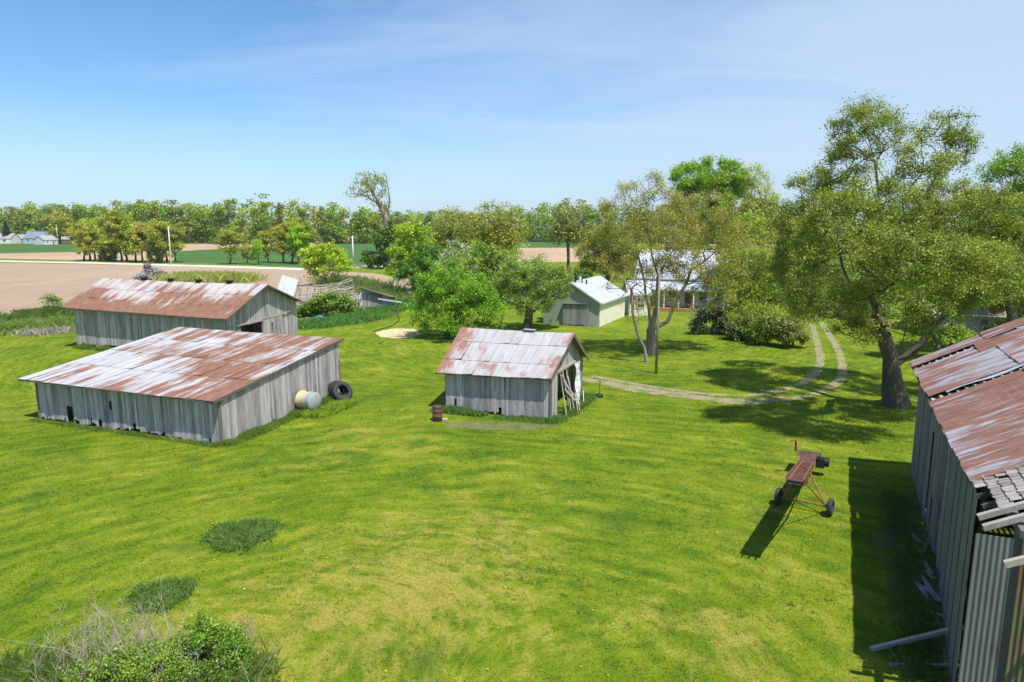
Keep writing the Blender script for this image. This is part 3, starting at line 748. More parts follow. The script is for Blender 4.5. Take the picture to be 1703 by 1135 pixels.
# sparse tree in the middle of the lawn by the pole
ptree('walnut_tree', 'sparse olive tree with pale forked limbs standing behind the utility pole', (1085, 588),
      [(1075, 330, 62, 36), (1150, 365, 80, 45), (1045, 385, 52, 50), (1110, 400, 75, 50, -2), (1195, 400, 58, 48, 1), (1020, 450, 40, 40, -1), (1200, 450, 40, 34, 1), (1090, 455, 70, 30, 2), (1160, 490, 60, 26), (1025, 350, 30, 28), (1130, 435, 60, 34, -1), (1170, 462, 54, 30), (1105, 492, 44, 20, -2)],
      G=[[(1085, 588), (1082, 550), (1079, 515)], [(1079, 515), (1072, 470), (1060, 420), (1050, 370)], [(1082, 550), (1093, 500), (1095, 460), (1120, 415), (1150, 380)], [(1090, 560), (1110, 535), (1125, 500), (1150, 450), (1190, 420)], [(1095, 470), (1085, 430), (1078, 380)]],
      n=540, r0=.36, pw=.73, leaf=.10, per=95, sig=.5, hue=.3, col=(.16, .165, .035), col2=(.24, .20, .075), seed=5, twigs=4, bark=M['bark_pale'], shell=.25, sides=8, rmin=.022)
ptree('young_tree', 'thin nearly bare young tree leaning in front of the sparse olive tree', (1075, 603),
      [(1058, 500, 30, 40), (1045, 455, 22, 26), (1076, 470, 24, 30)], G=[[(1075, 603), (1072, 580), (1060, 555), (1052, 520), (1050, 480)]],
      n=60, r0=.12, leaf=.11, per=9, sig=.35, col=(.16, .14, .04), col2=(.26, .17, .08), seed=6, twigs=4, bark=M['bark_pale'])
# garden trees beyond the small shed
ptree('maple_tree', 'round bright green tree with foliage to the ground behind the small shed', (743, 562),
      [(757, 490, 68, 38), (735, 470, 42, 34, 1), (790, 505, 48, 34), (712, 512, 38, 30), (760, 535, 66, 24, -1), (812, 525, 30, 26)], n=330, r0=.22, leaf=.14, per=125, sig=.55, col=(.10, .20, .016), col2=(.17, .27, .025), seed=7, fork=1.0)
ptree('apple_tree', 'pale green tree with short thick dark trunk left of the garage', (877, 548),
      [(878, 455, 48, 34), (850, 478, 34, 30), (905, 480, 38, 32), (878, 500, 50, 24), (925, 468, 26, 30)], n=260, r0=.42, leaf=.13, per=115, sig=.5, col=(.125, .185, .06), col2=(.19, .26, .11), seed=8, fork=2.1)
ptree('shrub', 'rounded green bush left of the garage wall', (936, 533), [(930, 490, 20, 26), (940, 515, 16, 18)], cat='shrub', n=70, r0=.1, leaf=.18, per=50, sig=.4, col=(.12, .20, .05), seed=81, fork=.6)
ptree('yellow_green_tree', 'airy yellow-green tree rising behind the collapsed shed', (541, 476),
      [(540, 428, 38, 22), (522, 440, 20, 18), (562, 440, 22, 18), (540, 452, 30, 12)], n=150, r0=.2, leaf=.34, per=44, sig=.8, col=(.20, .28, .018), col2=(.28, .33, .04), seed=9, fork=1.5)
ptree('dead_top_tree', 'tall bare-topped tree leaning over the distant woods', (645, 447),
      [(602, 308, 22, 20), (625, 318, 22, 26), (590, 322, 14, 12), (640, 340, 12, 22), (620, 300, 14, 14), (636, 300, 10, 14)],
      G=[[(645, 447), (646, 400), (643, 365)], [(643, 365), (628, 335), (612, 305), (603, 290)], [(643, 365), (648, 335), (645, 310)], [(632, 340), (605, 325), (585, 322)], [(622, 322), (628, 300), (622, 285)]],
      n=170, r0=.85, pw=.8, leaf=.34, per=9, sig=.9, col=(.22, .25, .09), seed=10, twigs=4, bark=M['bark_pale'], rmin=.07, depth=1.0)
ptree('ivy_clump', 'dark green ivy mass clothing the foot of the tall bare-topped tree', (638, 448), [(638, 405, 14, 22), (630, 430, 14, 14), (648, 385, 8, 16)], cat='shrub', n=90, r0=.2, leaf=.45, per=50, sig=.8, col=(.06, .115, .02), seed=11, fork=2)
ptree('dark_shrub', 'small dark shrub at the roadside left of the tall tree', (612, 446), [(613, 430, 9, 14)], cat='shrub', n=45, r0=.15, leaf=.35, per=45, sig=.6, col=(.05, .10, .03), seed=12, fork=1)
ptree('lime_tree', 'yellow-green tree right of the tall bare-topped tree', (690, 486), [(688, 392, 28, 26), (680, 425, 32, 28), (705, 445, 30, 24), (670, 450, 24, 22)], n=200, r0=.3, leaf=.32, per=52, sig=.7, col=(.16, .26, .010), col2=(.23, .30, .03), seed=13, fork=2.5)
ptree('green_tree', 'mid green tree with exposed stem at the edge of the brown field', (684, 492), [(712, 430, 30, 24), (690, 452, 26, 22), (730, 450, 26, 30), (706, 472, 24, 12)], n=170, r0=.22, leaf=.26, per=52, sig=.6, col=(.08, .18, .02), col2=(.05, .11, .02), seed=14, fork=1.6)
ptree('blossom_tree', 'tree with white blossom between the bright green trees', (765, 500), [(757, 430, 26, 26), (770, 455, 26, 24), (745, 450, 18, 22)], n=120, r0=.2, leaf=.22, per=40, sig=.55, col=(.13, .19, .07), seed=15, fork=2, extra=(2200, (.62, .60, .56), .24, 'blossom'))
ptree('green_tree', 'leafy mid green tree between blossom tree and pale green tree', (812, 505), [(815, 425, 34, 22), (800, 448, 30, 24), (835, 445, 28, 24), (815, 470, 34, 20)], n=180, r0=.25, leaf=.24, per=50, sig=.6, col=(.11, .18, .035), col2=(.17, .20, .06), seed=16, fork=2)
ptree('brown_green_tree', 'tall see-through brownish-green tree left of the wide one', (748, 468), [(750, 372, 34, 24), (735, 395, 26, 22), (770, 395, 26, 22)], n=190, r0=.35, leaf=.30, per=20, sig=.9, col=(.18, .20, .055), col2=(.23, .22, .09), seed=17, twigs=4, rmin=.035)
ptree('brown_green_tree', 'tall wide see-through tree with yellowish young leaves in the middle distance', (828, 468), [(825, 360, 36, 24), (800, 380, 26, 24), (850, 385, 28, 24), (828, 405, 40, 20)], n=230, r0=.4, leaf=.30, per=22, sig=.9, col=(.19, .21, .045), col2=(.28, .26, .08), seed=18, twigs=4, rmin=.035)
ptree('slender_tree', 'slender thinly leaved tree standing against the deep green crop', (945, 478), [(945, 358, 26, 22), (925, 385, 26, 14), (965, 385, 26, 16), (945, 400, 34, 10)], G=[[(945, 478), (945, 420), (944, 370)]], n=150, r0=.3, leaf=.28, per=9, sig=.9, col=(.19, .20, .05), seed=19, twigs=4, rmin=.04)
ptree('bare_shrub', 'thicket of nearly bare brown stems below the slender tree', (925, 488), [(915, 455, 20, 16), (945, 455, 18, 14), (930, 462, 26, 12)], cat='shrub', n=110, r0=.15, leaf=.2, per=9, sig=.7, col=(.20, .17, .08), seed=20, twigs=5, fork=.8, rmin=.03)
ptree('garden_bush', 'green bush mass between pale green tree and bare thicket', (955, 505), [(965, 468, 24, 18), (940, 480, 24, 18), (900, 470, 26, 20)], cat='shrub', n=120, r0=.18, leaf=.22, per=50, sig=.55, col=(.11, .18, .04), seed=21, fork=.8)
ptree('olive_tree', 'olive green tree rising behind the garage roof', (1010, 505), [(1010, 400, 36, 26), (985, 425, 26, 24), (1035, 425, 30, 26), (1000, 445, 34, 12)], n=250, r0=.35, leaf=.18, per=80, sig=.7, col=(.15, .175, .04), col2=(.21, .19, .065), seed=22, twigs=4, rmin=.03)
ptree('dense_tree', 'tall dense bright green tree behind the house', (1185, 478), [(1180, 296, 62, 34), (1150, 310, 44, 34), (1215, 315, 38, 36), (1185, 345, 62, 40), (1190, 400, 55, 40)], n=400, r0=.6, leaf=.26, per=120, sig=.9, col=(.115, .20, .010), col2=(.17, .26, .018), seed=23, fork=5)
ptree('pale_tree', 'thin whitish-leaved tree right of the dense green tree', (1262, 482), [(1255, 310, 24, 32), (1272, 340, 24, 26), (1250, 370, 28, 26), (1280, 370, 20, 24)], n=220, r0=.4, leaf=.22, per=40, sig=.9, col=(.30, .32, .17), col2=(.22, .25, .08), seed=24, twigs=4, bark=M['bark_pale'], rmin=.035)
ptree('drooping_tree', 'yellow-green tree drooping over the shrubs right of the house', (1262, 556), [(1250, 448, 50, 36), (1290, 475, 52, 40), (1225, 490, 36, 36), (1270, 515, 60, 30), (1300, 420, 30, 26), (1300, 528, 44, 22, -3), (1235, 530, 34, 18, -2)], n=400, r0=.32, leaf=.14, per=90, sig=.65, col=(.145, .195, .024), col2=(.21, .235, .05), seed=25, fork=1.5, twigs=4)
ptree('roadside_tree', 'yellow-olive tree behind the drooping tree near the drive', (1330, 505), [(1320, 395, 46, 30), (1290, 415, 34, 28), (1355, 410, 38, 34), (1330, 450, 48, 28)], n=260, r0=.35, leaf=.2, per=70, sig=.7, col=(.17, .19, .03), col2=(.25, .20, .06), seed=26, rmin=.03)
ptree('far_yard_tree', 'bright green tree behind the giant tree beyond the drive', (1440, 515), [(1430, 430, 50, 40), (1480, 455, 46, 36), (1400, 465, 40, 30), (1450, 490, 60, 20)], n=240, r0=.35, leaf=.26, per=44, sig=.7, col=(.10, .185, .02), col2=(.16, .22, .03), seed=27)
ptree('edge_tree', 'tall green tree at the edge of the picture behind the barn roof', (1705, 560), [(1690, 290, 50, 42), (1660, 330, 42, 36), (1720, 340, 50, 50), (1690, 400, 56, 50), (1700, 470, 56, 44)], n=420, r0=.5, leaf=.17, per=90, sig=.65, col=(.10, .18, .02), col2=(.16, .22, .04), seed=28, fork=4)
ptree('edge_tree', 'bright green lower tree between the grey roofed hut and the edge tree', (1655, 562), [(1650, 465, 50, 34), (1610, 475, 30, 20), (1690, 495, 36, 26), (1675, 530, 22, 14)], n=280, r0=.25, leaf=.16, per=90, sig=.6, col=(.11, .195, .02), col2=(.18, .24, .03), seed=29, fork=1.5)
ptree('scrub_tree', 'leafy scrub tree behind the trunk of the giant tree', (1560, 600), [(1560, 480, 46, 30), (1530, 520, 26, 30), (1585, 575, 26, 18, 1)], n=150, r0=.2, leaf=.2, per=44, sig=.55, col=(.09, .165, .02), col2=(.15, .21, .03), seed=30, fork=1.5)
ptree('field_sapling', 'small spindly sapling at the edge of the brown field', (92, 530), [(83, 500, 10, 12), (96, 508, 9, 10), (76, 514, 6, 5)], n=60, r0=.09, leaf=.16, per=16, sig=.35, col=(.12, .19, .06), seed=31, fork=.9, twigs=3)
ptree('yard_tree', 'light yellow-green tree filling the gap between house and drooping tree', (1235, 520), [(1225, 430, 34, 34), (1200, 470, 24, 30), (1245, 385, 30, 26), (1235, 470, 34, 30)], n=240, r0=.28, leaf=.18, per=80, sig=.65, col=(.16, .215, .03), col2=(.22, .25, .055), seed=61, rmin=.03)
ptree('edge_tree', 'lower olive tree leaning over the top of the barn roof', (1690, 590), [(1660, 400, 50, 40), (1700, 440, 46, 44), (1620, 430, 40, 36)], n=260, r0=.4, leaf=.15, per=85, sig=.6, col=(.15, .185, .03), col2=(.22, .23, .06), seed=62, fork=4)
ptree('scrub_tree', 'bright green scrub between giant trunk and old hut', (1590, 590), [(1600, 482, 44, 18, 3), (1550, 500, 18, 16), (1585, 562, 30, 12, -2)], n=200, r0=.16, leaf=.15, per=80, sig=.5, col=(.12, .19, .02), col2=(.19, .24, .04), seed=64, fork=1)
ptree('scrub_tree', 'dark leafy scrub tree just over the barn roof edge', (1665, 575), [(1680, 492, 34, 22), (1700, 515, 26, 22), (1665, 545, 20, 8)], n=180, r0=.16, leaf=.15, per=80, sig=.5, col=(.10, .16, .025), col2=(.15, .20, .04), seed=65, fork=1)
ptree('hedge_tree', 'leafy green tree closing the view behind the drive', (1395, 528), [(1360, 480, 34, 30), (1410, 470, 40, 34), (1340, 515, 26, 20), (1440, 500, 40, 24), (1430, 525, 34, 16), (1465, 520, 30, 18)], n=220, r0=.25, leaf=.18, per=80, sig=.6, col=(.10, .175, .025), col2=(.17, .22, .04), seed=63, fork=1.5)
# shrubs
ptree('lilac_bush', 'dark bush topped with purple lilac flowers beside the porch', (1184, 556), [(1180, 528, 26, 18), (1160, 540, 16, 14), (1205, 542, 20, 14)], cat='shrub', n=90, r0=.1, leaf=.17, per=55, sig=.4, col=(.035, .07, .02), seed=32, fork=.5, extra=(800, (.34, .20, .48), .17, 'blossoms'))
for i, (bx, by, L, co, lb) in enumerate([((1240), 566, [(1240, 545, 26, 16), (1225, 552, 18, 12)], (.10, .13, .045), 'low dark shrub next to the lilac'),
        (1278, 574, [(1280, 548, 26, 20), (1262, 556, 16, 12)], (.11, .15, .04), 'middle dark shrub under the drooping tree'),
        (1318, 578, [(1312, 552, 24, 22), (1328, 560, 14, 14)], (.15, .16, .08), 'greyish shrub nearest the drive')]):
    ptree('shrub', lb, (bx, by), L, cat='shrub', n=90, r0=.1, leaf=.17, per=52, sig=.4, col=co, seed=40+i, fork=.5, group='shrubs along the edge of the house lawn')
ptree('bramble', 'big green bush growing over the collapsed shed', (545, 528), [(552, 504, 34, 14), (520, 516, 20, 11), (578, 508, 16, 13), (505, 522, 16, 10)], cat='shrub', n=200, r0=.12, leaf=.2, per=48, sig=.45, col=(.085, .165, .02), col2=(.15, .20, .05), seed=50, fork=.6)
ptree('grey_bramble', 'greyish twiggy bush climbing the broken roof of the collapsed shed', (556, 508), [(566, 486, 20, 9), (588, 488, 12, 9)], cat='shrub', n=80, r0=.12, leaf=.14, per=12, sig=.5, col=(.16, .16, .08), seed=51, fork=.8, twigs=5, bark=M['bark_pale'])
# ---- foreground brambles
ptree('foreground_bush', 'leafy green bush beside the dead stalks in the foreground', (345, 1122), [(340, 1052, 34, 22), (378, 1072, 28, 30), (300, 1085, 36, 22), (350, 1105, 68, 26), (330, 1030, 18, 12), (392, 1100, 20, 26)], cat='shrub', n=300, r0=.05, leaf=.05, per=42, sig=.15, twigs=5, shell=.2, col=(.085, .17, .018), col2=(.14, .22, .03), seed=52, fork=.25, rmin=.006)
ptree('foreground_bush', 'low tangled green weeds bush among the dead stalks', (215, 1150), [(230, 1105, 60, 24), (160, 1120, 50, 20), (275, 1120, 40, 26)], cat='shrub', n=220, r0=.04, leaf=.05, per=46, sig=.16, col=(.10, .18, .02), col2=(.17, .22, .05), seed=53, fork=.2, rmin=.006)
mb = MB(); r3 = random.Random(5)
for i in range(150):
    px = r3.uniform(60, 300)+max(0, r3.gauss(20, 60)); b = P(px, r3.uniform(1090, 1165)); h = r3.uniform(.5, 1.6)*(1.25 if 100 < px < 290 else .8); ax, ay = r3.gauss(.05, .3)*h, r3.gauss(0, .3)*h
    p1 = b+Vector((ax*.4+r3.gauss(0, .03), ay*.4, h*.5)); p2 = b+Vector((ax, ay, h))
    mb.tube([b, p1, p2], [.011, .009, .004], 5)
    for j in range(4):
        t = r3.uniform(.3, 1); q = p1.lerp(p2, t); mb.tube([q, q+Vector((r3.gauss(0, .16), r3.gauss(0, .16), r3.uniform(.05, .28)))], [.005, .002], 4)
tag(mb.build('dead_stalks', simple('dead_stalk', (.42, .36, .27), .9, 0, .3, 4, .1)), 'tangle of pale dead weed stalks in the foreground corner', None, None, 'stuff')
blades('weeds', strip_pts([P(0, 1132)[:2], P(110, 1128)[:2], P(420, 1128)[:2]], .35, 9000), .42, .022, (.09, .17, .02), 'green weeds round the feet of the dead stalks', colvar2=(.25, .24, .10))
blades('dry_stalks', strip_pts([P(380, 1125)[:2], P(418, 1080)[:2], P(405, 1030)[:2]], .12, 1500), .07, .014, (.22, .19, .12), 'ring of dry straw round the foreground bush', M['dry'])

# ------------------------------------------------------------------ far woods and copse
def far_tree_proto(seed, H, wid, col, col2, per=22, n=60, leaf=.75, low=.22, dense=1.3):
    g = random.Random(seed); col = tuple(1.45*q for q in col); col2 = tuple(1.4*q for q in col2)
    L = [(g.uniform(-.15, .15)*wid, g.uniform(-.15, .15)*wid, H*(low+.32), wid*.42, wid*.42, H*(1-low)*.5)]
    for i in range(7):
        a = g.uniform(0, 6.28); L.append((math.cos(a)*wid*.32, math.sin(a)*wid*.32, H*g.uniform(low+.06, .86), wid*.26, wid*.26, H*.13))
    o = build_tree('copse_tree', 'x', 'tree', (0, 0, 0), L, None, r0=.30, n=int(n*1.3), leaf=.42, per=int(per*dense*2.3), sig=.9, col=col, col2=col2, seed=seed, twigs=3, fork=H*low, rmin=.05, group='trees of the roadside copse')
    return o
def copy_tree(o, loc, s, rz, label, name=None, group=None):
    c = o.copy(); c.location = loc; c.scale = (s[0], s[0], s[1]); c.rotation_euler = (0, 0, rz); C.objects.link(c)
    for ch in o.children:
        d = ch.copy(); d.parent = c; C.objects.link(d)
    c['label'] = label
    if group: c['group'] = group
    return c
protos = [far_tree_proto(101, 15, 7, (.135, .155, .04), (.18, .18, .06), 20), far_tree_proto(102, 15, 6, (.13, .21, .02), (.18, .25, .03), 24),
          far_tree_proto(103, 13, 7.5, (.165, .165, .055), (.20, .18, .07), 15), far_tree_proto(104, 9, 6, (.085, .11, .05), (.12, .13, .06), 34, low=.08)]
used = [0]*4
cop = [(140, 434, 0, 1.0), (150, 434.5, 2, 1.05), (159, 434, 1, 1.05), (178, 435, 3, 1.0), (190, 435.5, 0, 1.12), (203, 435, 2, 1.15), (212, 436, 0, 1.2), (226, 436, 1, .95), (237, 437, 2, 1.1), (248, 436, 0, 1.0), (259, 438, 3, .8), (268, 438, 0, 1.0), (278, 437, 2, 1.05), (292, 437, 0, .95),
       (383, 440, 0, .85), (412, 440, 2, .55), (430, 440.5, 1, .55), (446, 437, 0, .8), (472, 438, 2, 1.0), (486, 438, 0, 1.05), (497, 440, 1, .9), (512, 439, 0, .9)]
kinds = ['olive', 'yellow-green', 'brownish bare', 'dark bushy']
ordn = ['first', 'second', 'third', 'fourth', 'fifth', 'sixth', 'seventh', 'eighth', 'ninth', 'tenth', 'eleventh', 'twelfth', 'thirteenth', 'fourteenth']
for i, (px, py, k, s) in enumerate(cop):
    b = P(px, py); s *= .88
    if i < 14: lab = f'{kinds[k]} roadside copse tree, {ordn[i]} from the copse\'s far left end'
    else: lab = f'{kinds[k]} tree behind the road right of the pale pole, {ordn[i-14]} of that row'
    o = protos[k]
    grp = 'trees of the roadside copse' if i < 14 else 'row of trees behind the road right of the pale pole'
    if not used[k]:
        used[k] = 1; o.location = b; o.scale = (s, s, s); o['label'] = lab; o['group'] = grp
        for ch in o.children: ch.matrix_parent_inverse = Matrix()
    else:
        copy_tree(o, b, (s*rnd.uniform(.9, 1.1), s*rnd.uniform(.94, 1.08)), rnd.uniform(0, 6), lab, group=grp)
# big brownish tree and spruce by the far houses
b = P(100, 406); o = copy_tree(protos[2], b, (1.9, 1.55), 1.0, 'broad brownish tree beside the far white garage', group='trees by the far houses')
b = P(13, 405)
g_ = np.random.default_rng(5); root = empty('spruce_tree', tuple(b), 'dark conical spruce by the far houses', 'tree', 'trees by the far houses')
m_ = MB(); m_.tube([b, b+Vector((0, 0, 13))], [.3, .05], 6); m_.build('trunk', M['bark'], root)
hz = g_.uniform(0, 1, 2600)**1.3; an = g_.uniform(0, 6.28, 2600); rr = (1-hz)*4.2*g_.uniform(.5, 1, 2600)
cc = np.c_[b.x+rr*np.cos(an), b.y+rr*np.sin(an), 1+hz*13]
np_mesh('crown', leaf_quads(cc, .8, .2, .5, g_), 4, M['leaf'], root, np.tile((.03, .055, .03), (4*2600, 1))*g_.uniform(.7, 1.3, (4*2600, 1)))

def woods(name, label, segs, seed, ncard=900, card=1.25, rows=4, spacing=6.5):
    """segs: list of (px, y_top, D)"""
    g = np.random.default_rng(seed); V = []; Cc = []; TA = []; TB = []
    pal = [((.12, .185, .028), .38), ((.155, .21, .03), .24), ((.165, .185, .05), .22), ((.17, .165, .065), .07), ((.085, .135, .035), .09)]
    cols = np.array([p[0] for p in pal]); pr = np.array([p[1] for p in pal]); pr /= pr.sum()
    for row in range(rows):
        for (x0, t0, D0), (x1, t1, D1) in zip(segs[:-1], segs[1:]):
            L = abs(W(x1, 395, D1).x-W(x0, 395, D0).x); k = max(1, int(L/spacing))
            for i in range(k):
                f = (i+g.uniform(0, 1))/k; D = D0+(D1-D0)*f+row*11+g.uniform(-3, 5); px = x0+(x1-x0)*f; yt = t0+(t1-t0)*f
                H = (W(px, yt, D0+(D1-D0)*f).z)*(1+.10*g.normal()-.03)*(1+.04*row); cx = W(px, 395, D).x; w = H*g.uniform(.26, .36)
                col = cols[g.choice(len(cols), p=pr)]*g.uniform(.8, 1.2)
                n = int(ncard*(1 if row == 0 else .75)); low = .0 if row else .03
                # a few clumps per crown
                kc = 18; cz = H*(low+(1-low)*g.uniform(0, 1, kc)); env = np.sin(np.pi*np.clip(cz/H*.66+.30, 0, 1))
                ca = g.uniform(0, 6.28, kc); cr = w*env*g.uniform(.2, .8, kc)
                j = g.integers(0, kc, n); c = np.c_[cx+cr*np.cos(ca), D+cr*np.sin(ca), cz][j]+g.normal(size=(n, 3))*np.array([.36, .36, .26])*w*.55
                c[:, 2] = np.minimum(c[:, 2], H*1.02); tone = (1+.18*g.normal(size=kc))[j]
                V.append(leaf_quads(c, card, .4, .75, g)); Cc.append(np.repeat(np.clip(np.array([2.05, 1.95, 1.15])*col*tone[:, None]*(1+.15*g.normal(size=(n, 1))), .01, .6), 4, axis=0))
                if row == 0:
                    for q in range(1):
                        xx = cx+g.uniform(-2, 2); TA.append((xx, D-2, 0)); TB.append((xx+g.uniform(-1, 1), D-1, H*.4))
    o = np_mesh(name, np.concatenate(V), 4, M['leaf'], None, np.concatenate(Cc)); tag(o, label, 'woods', None, 'stuff')
    co, f = frustums(np.array(TA), np.array(TB), np.full(len(TA), .17), np.full(len(TA), .08), 4)
    np_mesh('trunks', co, 4, M['bark_pale'], o, None, f)
    return o
woods('woods', 'long distant spring woodland on the left skyline', [(-60, 356, 560), (40, 349, 540), (150, 349, 480), (260, 343, 450), (350, 346, 420), (380, 337, 400), (430, 343, 400), (560, 346, 420), (640, 356, 430)], 201)
woods('woods', 'distant woodland right of the tall bare-topped tree', [(600, 359, 620), (700, 356, 600), (800, 356, 560), (872, 352, 500), (900, 343, 460), (990, 346, 450), (1060, 348, 440), (1200, 345, 420), (1330, 345, 420), (1500, 340, 400), (1780, 335, 380)], 202)
woods('woods', 'belt of young roadside woodland behind the garden trees', [(712, 362, 235), (760, 362, 240), (830, 372, 250), (872, 372, 260)], 203, 800, .6, 2, 6)

# ------------------------------------------------------------------ low shed (front left)
def V3(p, z): return Vector((p[0], p[1], z))
def low_shed():
    root = empty('low_shed', V3(LT['B'], 0), 'low lean-to shed of grey boards under a wide rust-streaked tin roof', 'shed')
    A, B, Cc, D = (Vector((*LT[k], 0)) for k in 'ABCD'); L = (B-A).length; zf, zb = 2.42, 3.55
    mb = MB(); planks(mb, A, B, lambda s: zf, lambda s: .02+.05*math.sin(s), opens=[(2.35, 2.78, .0, 1.0), (4.7, 4.9, .0, .45), (5.7, 5.85, 1.1, 1.6)], ragged=.12, tear=.05)
    mb.build('front_wall', M['wood'], root)
    mb = MB(); S_ = (Cc-B).length; planks(mb, B, Cc, lambda s: lerp(zf, zb, s/S_), ragged=.12, pw=(.12, .22), tear=.04); mb.build('side_wall', M['wood'], root)
    mb = MB(); planks(mb, Cc, D, lambda s: zb, ragged=.1); mb.build('back_wall', M['wood'], root)
    mb = MB(); S2 = (A-D).length; planks(mb, D, A, lambda s: lerp(zb, zf, s/S2), ragged=.1); mb.build('side_wall', M['wood'], root)
    u = (B-A).normalized(); v = (Cc-B).normalized(); sl = (zb-zf)/S_
    ov = .52
    e0 = A-u*.75-v*ov; e1 = B+u*.15-v*ov; r0 = D-u*.75+v*ov; r1 = Cc+u*.15+v*ov
    e0.z = e1.z = zf-sl*ov+.06; r0.z = r1.z = zb+sl*ov+.06
    mb = MB(); roof_plane(mb, e0, e1, r0, r1, .66, 4, .010, sag=.05, curl=.05); mb.build('roof', M['roof_low'], root)
    mb = MB()
    for t in np.linspace(.02, .98, 12):
        a = e0.lerp(e1, t); b = r0.lerp(r1, t); mb.beam(a-Vector((0, 0, .1)), b-Vector((0, 0, .1)), .05, .12)
    mb.beam(e0.lerp(e1, .0)-Vector((0, 0, .07)), e1-Vector((0, 0, .07)), .03, .09); mb.beam(e1-Vector((0, 0, .07)), r1-Vector((0, 0, .07)), .03, .10)
    mb.build('rafters', M['wood_dark'], root)
    for p in (A, B, Cc, D):
        mb = MB(); mb.beam(p, p+Vector((0, 0, zf-.1)), .14, .14); mb.build('corner_post', M['wood_dark'], root)
low_shed()

def long_barn():
    A, B, Cc, D = (Vector((*LB[k], 0)) for k in 'ABCD'); zA, zB, zC, zD, rz = 3.93, 3.75, 3.8, 3.9, 5.85
    root = empty('long_barn', V3(LB['B'], 0), 'long grey board barn with rusty gabled tin roof and dark doorway', 'barn')
    L = (B-A).length
    mb = MB(); planks(mb, A, B, lambda s: lerp(zA, zB, s/L)-.05, lambda s: .25+.12*math.sin(s*1.3), ragged=.10, opens=[(3.4, 4.9, 0, .5)]); mb.build('front_wall', M['wood'], root)
    G = (Cc-B).length
    top = lambda s: (zB+(rz-zB)*s/(G/2) if s < G/2 else zC+(rz-zC)*(G-s)/(G/2))-.04
    def op(s): return 0
    mb = MB(); planks(mb, B, Cc, top, lambda s: .02, opens=[(1.9, 5.0, 0, 2.6), (6.3, 6.6, 1.5, 2.5), (8.0, 8.3, 0, .9)], ragged=.05, tear=.05); mb.build('gable_wall', M['wood'], root)
    # slid-aside door leaf hung proud of the wall, and the track
    d = (Cc-B).normalized(); n = Vector((d.y, -d.x, 0))
    mb = MB(); p0 = B+d*5.05+n*.09; p1 = B+d*8.2+n*.09
    planks(mb, p0, p1, lambda s: 2.75, lambda s: .12, opens=[(1.25, 1.55, 1.3, 2.3)], pw=(.2, .3)); mb.build('door', M['wood'], root)
    mb = MB(); mb.beam(B+d*.4+n*.14+Vector((0, 0, 2.72)), B+d*9.6+n*.14+Vector((0, 0, 2.95)), .05, .08); mb.build('door_track', M['wood_beam'], root)
    mb = MB(); planks(mb, Cc, D, lambda s: zC, ragged=.1); mb.build('back_wall', M['wood'], root)
    mb = MB(); G2 = (A-D).length; planks(mb, D, A, lambda s: (zD+(rz-zD)*s/(G2/2) if s < G2/2 else zA+(rz-zA)*(G2-s)/(G2/2))-.04); mb.build('gable_wall', M['wood'], root)
    u = (B-A).normalized(); mAD, mBC = (A+D)/2, (B+Cc)/2
    r0 = mAD-u*1.0+Vector((0, 0, rz+.08)); r1 = mBC+u*.6+Vector((0, 0, rz+.02))
    sv = (A-mAD).normalized(); ov = .68; sl = (rz-zA)/(A-mAD).length
    e0 = A-u*1.0+sv*ov+Vector((0, 0, zA-sl*ov+.07)); sv2 = (B-mBC).normalized(); e1 = B+u*.6+sv2*ov+Vector((0, 0, zB-sl*ov+.07))
    f0 = D-u*1.0-sv*ov+Vector((0, 0, zD-sl*ov+.07)); f1 = Cc+u*.6-sv2*ov+Vector((0, 0, zC-sl*ov+.07))
    mb = MB(); roof_plane(mb, e0, e1, r0, r1, .66, 3, .010, sag=.08, curl=.04); mb.build('roof_slope', M['roof_long'], root)
    mb = MB(); roof_plane(mb, f1, f0, r1, r0, .66, 3, .010, sag=.08); mb.build('roof_slope', M['roof_long'], root)
    mb = MB(); dz = Vector((0, 0, .07))
    for a, b in ((e1, r1), (f1, r1), (e0, r0), (f0, r0), (e0, e1)): mb.beam(a-dz, b-dz, .04, .12)
    mb.build('fascia', M['wood_dark'], root)
    mb = MB()
    for px in (217, 273, 330, 390):
        t = (W(px, 466, 63).x-r0.x)/(r1.x-r0.x); t = min(.98, max(.02, t)); c = r0.lerp(r1, t); ang = math.atan2(u.y, u.x)
        c = c-Vector((0, 0, .08*math.sin(math.pi*t)))
        m2 = MB(); m2.box(c+Vector((0, 0, .1)), (.42, .34, .22), ang); m2.box(c+Vector((0, 0, .25)), (.62, .5, .06), ang); m2.build('ridge_vent', M['black'], root)
long_barn()

